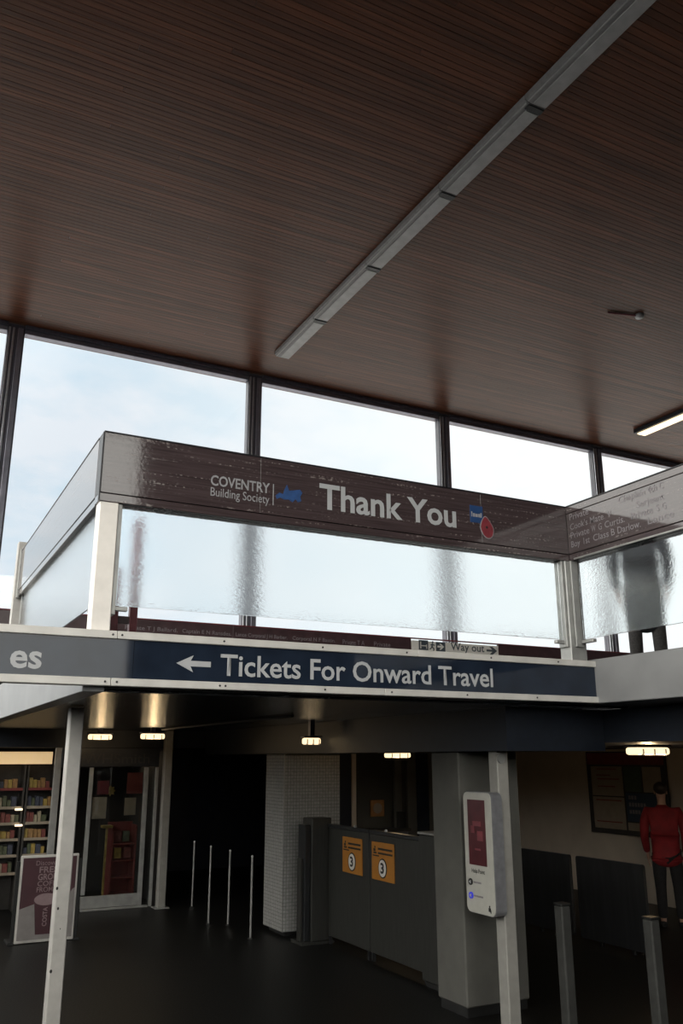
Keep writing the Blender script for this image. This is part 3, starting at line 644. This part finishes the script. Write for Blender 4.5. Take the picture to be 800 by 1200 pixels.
b = bm_new(); box(b, 5.11, 5.43, 7.45, 8.14, 1.431, 1.455, .006); obj('lid', b, 'steel_dark', t)
b = bm_new(); box(b, 5.15, 5.39, 7.48, 8.10, 0, .05); obj('plinth', b, 'black', t)
t = thing('gate_pillar', (5.1, 10.55, 0), 'dark stepped gate pillar in front of the tiled column', 'pillar')
b = bm_new(); box(b, 4.98, 5.26, 10.42, 10.70, 0.03, 1.46, .01); obj('body', b, 'gate', t)
b = bm_new(); box(b, 4.90, 4.978, 10.46, 10.66, 0.03, 1.38, .008); obj('side_rib', b, 'panel_dark', t)
b = bm_new(); box(b, 4.86, 4.898, 10.50, 10.60, 0.03, .98, .006); obj('reader_rib', b, 'gate', t)
b = bm_new(); box(b, 4.84, 5.29, 10.40, 10.72, 0, .03); obj('foot_plate', b, 'gate', t)

# slim steel barrier poles
for i, (x, y, z1, w) in enumerate(((4.55, 13.78, .93, 'farthest from the tiled column'), (4.31, 12.31, .99, 'second from the farthest'), (4.53, 12.13, .94, 'third from the farthest'), (4.46, 11.12, .96, 'nearest the tiled column'))):
    t = thing('barrier_pole', (x, y, 0), 'slim steel barrier pole left of the tiled column, %s' % w, 'pole', 'slim steel barrier poles')
    b = bm_new(); tube(b, (x, y, .012), (x, y, z1), .013, seg=10); obj('pole', b, 'steel_dark', t, smooth=False)
    b = bm_new(); tube(b, (x, y, 0), (x, y, .012), .04, seg=14); obj('foot', b, 'black', t)
    b = bm_new(); ball(b, (x, y, z1 + .01), .016); obj('cap', b, 'steel', t, smooth=True)

# help point on its pole
t = thing('help_point', (4.82, 6.56, .905), 'grey help point with a tall maroon screen and rounded corners', 'help point')
HX = 4.75
b = bm_new(); prism(b, round_rect(6.352, 6.762, .907, 1.905, .055), 'x', HX + .002, HX + .115); obj('casing', b, 'hp_side', t)
b = bm_new(); prism(b, round_rect(6.356, 6.758, .911, 1.901, .052), 'x', HX - .006, HX + .0019); obj('front_panel', b, 'hp_body', t)
b = bm_new(); box(b, HX - .010, HX - .0061, 6.438, 6.695, 1.297, 1.84, .002); obj('screen', b, 'screen', t)
for (y0, y1, z0, z1) in ((6.50, 6.62, 1.62, 1.66), (6.48, 6.56, 1.50, 1.58), (6.60, 6.65, 1.56, 1.62), (6.52, 6.60, 1.42, 1.435)):
    b = bm_new(); box(b, HX - .0125, HX - .0101, y0, y1, z0, z1); obj('screen_image', b, 'maroon_paint', t)
FF = ('x', HX - .0061)
lettering('lettering', 'Help Point', 'black', t, FF, (6.665, 6.475), (1.222, 1.268), bold=.01)
for (z, m, w) in ((1.155, 'black', .11), (1.045, 'blue_btn', .13)):
    b = bm_new(); tube(b, (HX - .018, 6.685, z), (HX - .0061, 6.685, z), .027, seg=16); obj('button', b, m, t)
    b = bm_new(); box(b, HX - .008, HX - .0061, 6.648 - w, 6.648, z - .006, z + .008); obj('button_caption', b, 'letter_dim', t)
b = bm_new(); prism(b, [(6.700, 1.155), (6.675, 1.170), (6.675, 1.140)], 'x', HX - .0205, HX - .0181); prism(b, [(6.700, 1.045), (6.675, 1.060), (6.675, 1.030)], 'x', HX - .0205, HX - .0181); obj('button_symbol', b, 'letter', t)
b = bm_new(); tube(b, (HX - .009, 6.43, .985), (HX - .0061, 6.43, .985), .008, seg=8); box(b, HX - .009, HX - .0061, 6.415, 6.445, .945, .975); box(b, HX - .009, HX - .0061, 6.41, 6.42, .935, .96); obj('loop_symbol', b, 'black', t)
t = square_post('pale square steel pole carrying the help point', 4.93, 6.46, .12, .13, 2.254, 'pole_paint')
b = bm_new(); tube(b, (4.905, 6.375, 2.19), (4.905, 6.395, 2.19), .04, seg=18); obj('ring_plate', b, 'steel_dark', t)

# right hand barrier: dark panels, short steel posts
for (lb, y0, y1) in (('dark rounded barrier panel left of the pale gap before the beige wall', 9.10, 10.08), ('dark rounded barrier panel right of the pale gap before the beige wall', 7.86, 8.98)):
    t = thing('barrier', (8.0, (y0 + y1) / 2, 0), lb, 'barrier')
    b = bm_new(); prism(b, round_rect(y0, y1, .06, 1.0, .03, 3), 'x', 7.99, 8.03); obj('panel', b, 'panel_dark', t)
    for yy in (y0 + .3, y1 - .3):
        b = bm_new(); box(b, 8.031, 8.07, yy - .025, yy + .025, .0, .9, .004); obj('stay', b, 'black', t)
for (lb, x, y, z1) in (('short steel bollard before the dark panels, left of two', 5.27, 6.13, 1.0), ('short steel bollard at the right edge by the red jacket', 5.75, 5.62, .93)):
    k = (x / 5.24)
    t = thing('bollard', (x, y, 0), lb, 'bollard')
    b = bm_new(); box(b, x - .05, x + .05, y - .05, y + .05, 0, z1, .012); obj('shaft', b, 'bollard_steel', t)
    b = bm_new(); box(b, x - .053, x + .053, y - .053, y + .053, z1 + .0005, z1 + .02, .006); obj('cap', b, 'black', t)

# poster case on the beige wall
t = thing('poster_case', (10.97, 11.2, 1.0), 'wall poster case with pale timetables and a dark navy notice', 'poster case')
PX = 10.99
b = bm_new(); box(b, PX - .05, PX - .001, 10.1, 11.85, .98, 2.29, .008); obj('case', b, 'wall_dark', t)
b = bm_new(); box(b, PX - .056, PX - .051, 10.12, 11.82, 2.08, 2.27); obj('header_band', b, 'paper_red', t)
for (nm, y0, y1, z0, z1, m) in (('poster', 11.02, 11.74, 1.58, 2.05, 'paper'), ('poster', 11.02, 11.74, 1.06, 1.56, 'paper'), ('poster', 10.62, 10.98, 1.66, 2.05, 'paper_green'), ('poster', 10.20, 10.58, 1.66, 2.05, 'paper'), ('poster', 10.16, 10.98, 1.20, 1.64, 'paper_navy'), ('poster', 10.16, 10.98, 1.06, 1.18, 'paper')):
    b = bm_new(); box(b, PX - .056, PX - .051, y0, y1, z0, z1); obj(nm, b, m, t)
for (y0, y1, z) in ((11.15, 11.6, 2.0), (11.3, 11.62, 1.90), (11.1, 11.6, 1.84), (11.2, 11.6, 1.72), (11.08, 11.66, 1.5), (11.1, 11.68, 1.16)):
    b = bm_new(); box(b, PX - .058, PX - .0561, y0, y1, z, z + .018); obj('text_line', b, 'paper_red', t)
for (y0, y1, z) in ((10.72, 10.92, 1.54), (10.55, 10.92, 1.43), (10.66, 10.92, 1.32)):
    y = y1
    while y - .05 > y0:
        b = bm_new(); box(b, PX - .058, PX - .0561, y - .045, y, z, z + .06); obj('block_letter', b, 'letter_dim', t); y -= .062

# back of the gate hall: a ticket office front
t = thing('ticket_office', (8.1, 13.95, 0), 'dim ticket office front seen beyond the gates, with an orange notice', 'office front')
for (x0, x1, z0, z1, m, nm) in ((7.05, 7.40, 0, 2.3, 'wall_blue', 'jamb'), (7.41, 7.50, 0, 2.3, 'beige', 'jamb'), (7.51, 8.55, 0, .95, 'grey_beam', 'counter_front'), (8.29, 8.43, 1.001, 2.3, 'concrete', 'mullion'), (8.555, 8.74, 0, 2.3, 'concrete', 'mullion'), (8.75, 9.0, 0, 2.3, 'navy', 'door'), (9.01, 9.2, 0, 2.3, 'concrete', 'jamb')):
    b = bm_new(); box(b, x0, x1, 13.90, 13.98, z0, z1, .006); obj(nm, b, m, t)
b = bm_new(); box(b, 7.51, 8.55, 13.80, 13.99, .951, 1.0, .006); obj('counter_top', b, 'wall_dark', t)
b = bm_new(); box(b, 7.51, 8.28, 13.955, 13.965, 1.001, 2.28); obj('pane', b, 'shop_glass', t)
b = bm_new(); box(b, 7.80, 8.08, 13.93, 13.954, 1.20, 1.48, .01); obj('notice', b, 'paper_orange', t, label='pale orange notice')
b = bm_new(); tube(b, (7.94, 13.925, 1.34), (7.94, 13.9295, 1.34), .09, seg=20); obj('notice_disc', b, 'paper', t)
b = bm_new(); box(b, 8.30, 8.46, 13.82, 13.90, 1.001, 1.28, .01); obj('card_reader', b, 'black', t)

# ---------------------------------------------------------------- shop
SHY = 14.2
t = thing('storefront', (3.0, SHY, 0), 'dark glazed shop front with black lettered sign and sliding door', 'shop front')
b = bm_new(); box(b, 2.50, 4.02, SHY - .06, SHY + .10, 2.07, 2.36, .006); obj('sign_board', b, 'header', t)
lettering('lettering', 'WHSmith', 'wall_dark', t, ('y', SHY - .06), (2.82, 3.86), (2.12, 2.27), bold=.006)
for (x0, x1, z0, z1, nm) in ((2.40, 2.50, 0, 2.36, 'mullion'), (2.94, 3.0, .22, 2.06, 'door_stile'), (3.80, 3.87, .0, 2.06, 'door_stile'), (3.98, 4.03, 0, 2.06, 'mullion'), (2.94, 3.80, 0.03, .20, 'kick_plate'), (2.50, 2.93, 0.0, .20, 'kick_plate')):
    b = bm_new(); box(b, x0, x1, SHY - .03, SHY + .03, z0, z1, .005); obj(nm, b, 'steel_dark', t)
b = bm_new(); box(b, 3.0, 3.80, SHY - .008, SHY + .008, .201, 2.06); obj('door_pane', b, 'shop_glass', t)
b = bm_new(); box(b, 3.872, 3.978, SHY - .008, SHY + .008, .0, 2.06); obj('side_pane', b, 'shop_glass', t)
b = bm_new(); box(b, 2.505, 2.935, SHY - .008, SHY + .008, .201, 2.06); obj('side_pane', b, 'shop_glass', t)
b = bm_new(); box(b, 2.94, 3.95, SHY - .09, SHY - .031, 0, .028, .004); obj('threshold', b, 'steel_dark', t)
# things seen in and behind the door glass
def board(name, label, cat, x0, x1, y, z0, z1, m):
    b = bm_new(); box(b, x0, x1, y, y + .006, z0, z1, .002); return tag(obj(name, b, m), label, cat)
t = thing('star_sign', (3.36, 14.55, 1.62), 'yellow star shaped price sign hanging in the shop doorway', 'sign')
pts = []
for i in range(16):
    a = 2 * PI * i / 16; r = .085 if i % 2 == 0 else .055; pts.append((3.36 + r * math.cos(a), 1.70 + r * math.sin(a)))
b = bm_new(); prism(b, pts, 'y', 14.53, 14.545); obj('star', b, GOODS[5], t)
b = bm_new(); tube(b, (3.36, 14.537, 1.785), (3.36, 14.537, 2.36), .004, seg=6); obj('hanging_wire', b, 'steel_dark', t)
def stand(name, label, cat, x0, x1, y0, y1, z1, m, rows):
    t = thing(name, ((x0 + x1) / 2, (y0 + y1) / 2, 0), label, cat)
    b = bm_new(); box(b, x0, x1, y1 - .03, y1, 0, z1, .004); obj('back_panel', b, m, t)
    for s in (x0, x1 - .03):
        b = bm_new(); box(b, s, s + .03, y0, y1 - .031, 0, z1 * .97, .004); obj('side_panel', b, m, t)
    for i in range(rows):
        z = .12 + i * (z1 - .2) / rows
        b = bm_new(); box(b, x0 + .031, x1 - .031, y0, y1 - .031, z, z + .02); obj('shelf', b, m, t)
    return t
stand('display_stand', 'low red display stand behind the shop door glass', 'stand', 3.45, 3.85, 14.6, 14.95, 1.2, 'paper_red', 4)
for i, (x, z) in enumerate(((3.50, .912), (3.64, .912), (3.52, .662), (3.68, .662))):
    b = bm_new(); box(b, x, x + .11, 14.68, 14.72, z, z + .16, .003)
    tag(obj('magazine', b, GOODS[(i * 2 + 1) % 6]), 'magazine on the %s shelf of the red display stand, %s one' % (('upper', 'lower')[i // 2], ('left', 'right')[i % 2]), 'magazine', 'magazines in the red display stand')
board('poster', 'pale poster with a black dot behind the shop door glass', 'poster', 3.02, 3.24, 14.2095, 1.30, 1.62, 'paper')
bd = board('poster', 'red hanging sale poster at the top of the shop door', 'poster', 3.08, 3.26, 14.2095, 1.66, 1.86, 'poppy')
bd = board('poster', 'red and white promotional poster at the upper right behind the shop door', 'poster', 3.54, 3.79, 14.2095, 1.66, 1.98, 'paper_red')
bd = board('poster', 'cream notice panel in the middle behind the shop door glass', 'poster', 3.52, 3.70, 14.2095, 1.34, 1.60, 'paper')
b = bm_new(); box(b, 3.26, 3.42, 14.45, 14.62, 1.14, 1.18, .006); box(b, 3.33, 3.36, 14.52, 14.55, 0, 1.14); tag(obj('leaflet_stand', b, GOODS[5]), 'small yellow leaflet tray on a pole inside the shop door', 'leaflet tray')
# lit shelving left of the door: uprights, shelves, canopy; goods one by one
def shelving(label, x0, x1, y0, y1, zs, z1):
    t = thing('shop_shelving', ((x0 + x1) / 2, (y0 + y1) / 2, 0), label, 'shelving')
    b = bm_new(); box(b, x0, x1, y1 - .02, y1, 0, z1, .003); obj('back_panel', b, 'shelf_metal', t)
    for s in (x0, x1 - .03):
        b = bm_new(); box(b, s, s + .03, y0, y1 - .021, 0, z1, .003); obj('upright', b, 'shelf_metal', t)
    for z in zs:
        b = bm_new(); box(b, x0 + .031, x1 - .031, y0, y1 - .021, z - .022, z, .002); sh = obj('shelf', b, 'shelf_metal', t)
        b = bm_new(); box(b, x0 + .031, x1 - .031, y0 - .008, y0 - .0005, z - .035, z + .005); obj('price_strip', b, 'paper_red' if z > 1.5 else 'paper', sh)
    return t
ZS = [.55, .80, 1.03, 1.26, 1.49, 1.76]
sa = shelving('dark shop shelving with rows of small goods, left of two bays', 1.60, 2.06, 14.6, 14.95, ZS, 2.1)
sb2 = shelving('dark shop shelving with rows of small goods, right of two bays', 2.08, 2.52, 14.6, 14.95, ZS, 2.1)
b = bm_new(); box(b, 1.60, 2.42, 14.52, 14.60, 2.115, 2.30, .006); tag(obj('shelf_canopy', b, 'shop_light'), 'lit cream canopy panel above the shop shelving', 'canopy')
GN = ['amber', 'red', 'cream', 'green', 'blue', 'yellow']; NTH = ['first', 'second', 'third', 'fourth', 'fifth', 'sixth', 'seventh', 'eighth']
ORD = ['lowest', 'second', 'third', 'fourth', 'fifth', 'top']
for bay, (x0, x1) in enumerate(((1.635, 2.02), (2.115, 2.48))):
    for r, z in enumerate(ZS):
        src = None; x = x0; n = 0
        while True:
            w = random.choice((.055, .065, .08)); 
            if x + w > x1: break
            h = random.uniform(.09, .16)
            b = bm_new(); box(b, x, x + w - .006, 14.63, 14.76, z + .0005, z + h, .004)
            gk = (r * 2 + n // 2 + bay + random.choice((0, 0, 1))) % 6
            o = obj('snack_packet', b, GOODS[gk])
            tag(o, '%s packet, %s from left on the %s shelf, %s shop shelving bay' % (GN[gk], NTH[n], ORD[r], ('left', 'right')[bay]), 'packet', 'packets on the %s shelf, %s bay' % (ORD[r], ('left', 'right')[bay]))
            x += w; n += 1
# shelf edge lamps that show as bright dashes
for (lb, x0, z) in (('short glowing shelf light on the left shelving, upper one', 1.94, 1.435), ('short glowing shelf light on the left shelving, lower one', 1.96, 1.205)):
    b = bm_new(); box(b, x0, x0 + .11, 14.56, 14.585, z, z + .03, .004); tag(obj('shelf_light', b, 'lamp_glow_pale'), lb, 'light')
# spot lamp hung inside the shop
for (lb, x, y, z) in (('warm shop spotlight above the shelving', 2.75, 15.4, 2.22), ('warm shop spotlight above the doorway interior', 3.75, 15.6, 2.24)):
    t = thing('shop_spotlight', (x, y, z), lb, 'light')
    b = bm_new(); tube(b, (x, y, z), (x, y, z + .12), .05, .035, 12); obj('can', b, 'steel_dark', t)
    b = bm_new(); tube(b, (x, y, z - .008), (x, y, z - .0005), .042, seg=12); obj('lens', b, 'lamp_glow', t)
    ld = bpy.data.lights.new('shop_lamp', 'SPOT'); ld.energy = 3; ld.color = (1, .74, .45); ld.spot_size = 2.4; ld.shadow_soft_size = .05
    lo = bpy.data.objects.new('bulb', ld); C.objects.link(lo); lo.parent = t; lo.location = (0, 0, -.02); lo.rotation_euler = (-.5, 0, 0)
b = bm_new(); box(b, 1.4, 4.1, 16.2, 16.25, 0, 2.36); struct('wall_shop_back', b, 'wall_dark')
b = bm_new(); box(b, 4.12, 4.2, 14.3, 18.1, 0, 2.36); struct('wall_shop_right', b, 'wall_dark')
b = bm_new(); box(b, .5, 1.4, 14.2, 14.3, 0, 2.60); struct('wall_shop_left', b, 'wall_dark')

# coffee pavement board
BY = 12.1
t = thing('pavement_sign', (2.1, BY + .1, 0), 'maroon coffee advertising board behind the pale left column', 'sign')
pf = [(1.745, .02), (2.455, .02), (2.455, 1.02), (1.745, 1.02)]
b = bm_new(); box(b, 1.745, 2.455, BY, BY + .035, .01, 1.02, .006); obj('frame', b, 'steel', t)
b = bm_new(); box(b, 1.772, 2.428, BY - .006, BY - .0005, .045, .992); obj('poster', b, 'poster_red', t)
b = bm_new(); prism(b, [(1.772, .045), (2.428, .045), (2.428, .62), (2.40, .60), (2.20, .30), (2.0, .30), (1.98, .46), (1.772, .40)], 'y', BY - .009, BY - .0061); obj('poster_sweep', b, 'poster_pale', t)
FF = ('y', BY - .0061)
for (tx, x0, x1, z0, z1, bo) in (('Discover our', 1.93, 2.34, .90, .955, .0), ('FRESH', 1.975, 2.28, .81, .885, .02), ('GROUND', 1.965, 2.34, .725, .80, .02), ('COFFEE', 1.965, 2.28, .655, .715, .005), ('FROM £', 1.96, 2.22, .585, .645, .005)):
    lettering('lettering', tx, 'poster_ink', t, FF, (x0, x1), (z0, z1), bold=bo)
b = bm_new()
prism(b, [(1.985, .10), (2.185, .10), (2.225, .47), (1.945, .47)], 'y', BY - .012, BY - .0091); obj('cup', b, 'poster_red', t)
b = bm_new(); prism(b, [(2.085 + .145 * math.cos(2 * PI * i / 24), .50 + .07 * math.sin(2 * PI * i / 24)) for i in range(24)], 'y', BY - .015, BY - .0121); obj('cup_lid', b, 'poster_ink', t)
ct = lettering('lettering', 'COSTA', 'poster_ink', t, ('y', BY - .012), (-.11, .11), (-.028, .028), bold=.02)
for v in ct.data.vertices:       # the word runs up the cup
    p = v.co + ORG[t]; v.co = Vector((2.085 - p.z, p.y, .30 + p.x)) - ORG[t]
b = bm_new(); box(b, 2.458, 2.53, BY - .02, BY + .30, 0, .03, .004); box(b, 1.67, 1.742, BY - .02, BY + .30, 0, .03, .004); obj('foot', b, 'black', t)
b = bm_new(); box(b, 2.458, 2.50, BY + .0, BY + .04, .03, .96, .004); obj('stile', b, 'black', t)
b = bm_new(); box(b, 1.70, 1.742, BY + .0, BY + .04, .03, .96, .004); obj('stile', b, 'black', t)

# ---------------------------------------------------------------- people
def skin_mesh(name, verts, edges, radii, m, parent, loops=1, root=0, smooth=True):
    me = bpy.data.meshes.new(name); me.from_pydata(verts, edges, []); me.update()
    o = bpy.data.objects.new(name, me); C.objects.link(o)
    md = o.modifiers.new('skin', 'SKIN'); md.use_smooth_shade = True
    sk = me.skin_vertices[0].data if me.skin_vertices else None
    if sk is None:
        bm = bmesh.new(); bm.from_mesh(me); bm.verts.layers.skin.verify(); bm.to_mesh(me); bm.free(); sk = me.skin_vertices[0].data
    for i, r in enumerate(radii):
        sk[i].radius = r if isinstance(r, tuple) else (r, r); sk[i].use_root = (i == root)
    s = o.modifiers.new('sub', 'SUBSURF'); s.levels = loops; s.render_levels = loops
    dg = bpy.context.evaluated_depsgraph_get(); dg.update()
    nm = bpy.data.meshes.new_from_object(o.evaluated_get(dg))
    bpy.data.objects.remove(o); bpy.data.meshes.remove(me)
    for p in nm.polygons: p.use_smooth = True
    nm.materials.clear(); nm.materials.append(M[m])
    r = bpy.data.objects.new(name, nm); C.objects.link(r); r.parent = parent
    return r
class Sk:
    def __init__(s): s.v = []; s.e = []; s.r = []
    def add(s, p, r, to=None):
        s.v.append(tuple(p)); s.r.append(r); i = len(s.v) - 1
        if to is not None: s.e.append((to, i))
        return i
    def chain(s, start, pts):
        k = start
        for (p, r) in pts: k = s.add(p, r, k)
        return k
def person(loc, yaw, label, coat, trousers, coat_hem=.55, height=1.0, bend=.12):
    """Standing adult facing local -Y; the body is one skinned surface, clothing and hair are children."""
    t = thing('person', loc, label, 'person'); t.rotation_euler = (0, 0, yaw); t.scale = (height,) * 3
    hips = [(-.09, 0), (.09, 0)]
    S = Sk()
    pel = S.add((0, 0, .96), (.15, .11)); 
    ch = S.chain(pel, [((0, .01, 1.12), (.135, .10)), ((0, .015, 1.30), (.16, .105))])
    nk0 = S.chain(ch, [((0, .01, 1.45), (.085, .07)), ((0, -.005, 1.53), .052), ((0, -.02, 1.60), (.062, .070)), ((0, -.01, 1.68), (.074, .090)), ((0, 0, 1.755), (.05, .06))])
    hands = []
    for sd in (-1, 1):
        sh = S.add((sd * .19, .015, 1.42), .058, ch)
        el = S.chain(sh, [((sd * .235, .02, 1.28), .047), ((sd * .25, .025, 1.12), .042)])
        wr = S.chain(el, [((sd * .245, -.04 - bend * .4, .99), .034), ((sd * .235, -.07 - bend, .89), .025)])
        pa = S.chain(wr, [((sd * .232, -.08 - bend, .83), (.018, .036))])
        for k, (dy, ln) in enumerate(((-.030, .072), (-.010, .082), (.010, .078), (.028, .060))):
            S.chain(pa, [((sd * .230, -.08 - bend + dy, .79), .0095), ((sd * .226, -.083 - bend + dy, .79 - ln * .5), .009), ((sd * .212, -.085 - bend + dy, .79 - ln), .0075)])
        S.chain(wr, [((sd * .222, -.115 - bend, .84), .012), ((sd * .212, -.13 - bend, .80), .0095)])
        hp = S.add((sd * .095, 0, .88), .088, pel)
        S.chain(hp, [((sd * .105, -.005, .68), .075), ((sd * .108, -.01, .49), .055), ((sd * .110, .012, .33), .052), ((sd * .112, .02, .10), .037), ((sd * .114, -.02, .045), .036), ((sd * .118, -.13, .028), .026)])
    skin_mesh('body', S.v, S.e, S.r, 'skin', t, 2)
    # face
    bm = bm_new(); ball(bm, (0, -.098, 1.655), .014, .8, 1.1, 1.5, 10, 7); obj_local('nose', bm, 'skin', t)
    for sd in (-1, 1):
        bm = bm_new(); ball(bm, (sd * .030, -.083, 1.685), .011, 1.2, .8, .8, 10, 7); obj_local('eye', bm, 'disc', t)
        bm = bm_new(); ball(bm, (sd * .077, .0, 1.665), .024, .4, .8, 1.3, 10, 7); obj_local('ear', bm, 'skin', t)
    bm = bm_new(); ball(bm, (0, -.082, 1.612), .022, 1.1, .5, .35, 10, 7); obj_local('mouth', bm, 'poppy', t)
    bm = bm_new(); ball(bm, (0, .022, 1.715), .10, .88, 1.0, .84, 16, 10); obj_local('hair', bm, 'hair', t)
    # coat
    K = Sk(); a = K.add((0, 0, .98), (.185, .145)); K.chain(a, [((0, 0, (.98 + coat_hem) / 2), (.20, .155)), ((0, 0, coat_hem), (.205, .16))])
    c1 = K.chain(a, [((0, .012, 1.14), (.165, .13)), ((0, .015, 1.31), (.185, .135))]); K.chain(c1, [((0, .012, 1.45), (.10, .09)), ((0, 0, 1.52), (.072, .072))])
    for sd in (-1, 1):
        K.chain(c1, [((sd * .195, .015, 1.42), .076), ((sd * .24, .02, 1.28), .066), ((sd * .255, .025, 1.12), .060), ((sd * .248, -.04 - bend * .4, .99), .052), ((sd * .238, -.066 - bend * .9, .90), .045)])
    skin_mesh('coat', K.v, K.e, K.r, coat, t, 2)
    Q = Sk(); a = Q.add((0, 0, .97), (.165, .125))
    for sd in (-1, 1):
        Q.chain(a, [((sd * .097, 0, .86), .105), ((sd * .106, -.004, .68), .092), ((sd * .110, -.008, .49), .074), ((sd * .112, .01, .30), .070), ((sd * .114, .012, .10), .064)])
    skin_mesh('trousers', Q.v, Q.e, Q.r, trousers, t, 2)
    for sd in (-1, 1):
        bm = bm_new(); ball(bm, (sd * .117, -.06, .046), .055, .95, 2.6, .95, 14, 9)
        for v in bm.verts:
            if v.co.z < .004: v.co.z = 0.0
        obj_local('shoe', bm, 'black_cloth', t)
    return t
def obj_local(name, bm, m, parent):
    me = bpy.data.meshes.new(name); bm.to_mesh(me); bm.free()
    for p in me.polygons: p.use_smooth = True
    me.materials.append(M[m]); o = bpy.data.objects.new(name, me); C.objects.link(o); o.parent = parent; return o
person((6.55, 6.10, 2.95), math.radians(133), 'person in a dark coat and grey trousers standing behind the right obscure glass', 'dark_coat', 'trouser', coat_hem=.40)
person((9.72, 9.10, 0), math.radians(134), 'person in a bright red jacket at the right edge by the posters', 'red_coat', 'black_cloth', coat_hem=.72, height=1.04)

# ---------------------------------------------------------------- bare shrubs beyond the windows
def shrub(x, y, z, h, n, seed, label):
    rnd = random.Random(seed); bm = bm_new()
    def grow(p, d, L, r, lv):
        q = p + d * L; tube(bm, p, q, r, r * .6, 5, False)
        if lv == 0: return
        for _ in range(3):
            e = (d + Vector((rnd.uniform(-.8, .8), rnd.uniform(-.8, .8), rnd.uniform(-.2, .7)))).normalized()
            grow(p + d * L * rnd.uniform(.5, 1), e, L * rnd.uniform(.5, .75), r * .6, lv - 1)
    for _ in range(n):
        a = rnd.uniform(0, 6.28); d = Vector((.35 * math.cos(a), .35 * math.sin(a), 1)).normalized()
        grow(Vector((x + rnd.uniform(-.15, .15), y + rnd.uniform(-.15, .15), z)), d, h * .42, .014, 3)
    return tag(obj('bare_shrub', bm, 'twig'), label, 'shrub')
shrub(7.95, 19.2, 2.46, 3.0, 5, 3, 'reddish bare shrub outside, beside the second window mullion')
shrub(14.6, 19.5, 2.45, 2.9, 6, 5, 'bare twiggy shrub outside, left of the steel corner post')
shrub(17.6, 19.2, 2.45, 3.3, 6, 8, 'bare twiggy shrub outside, right of the steel corner post')
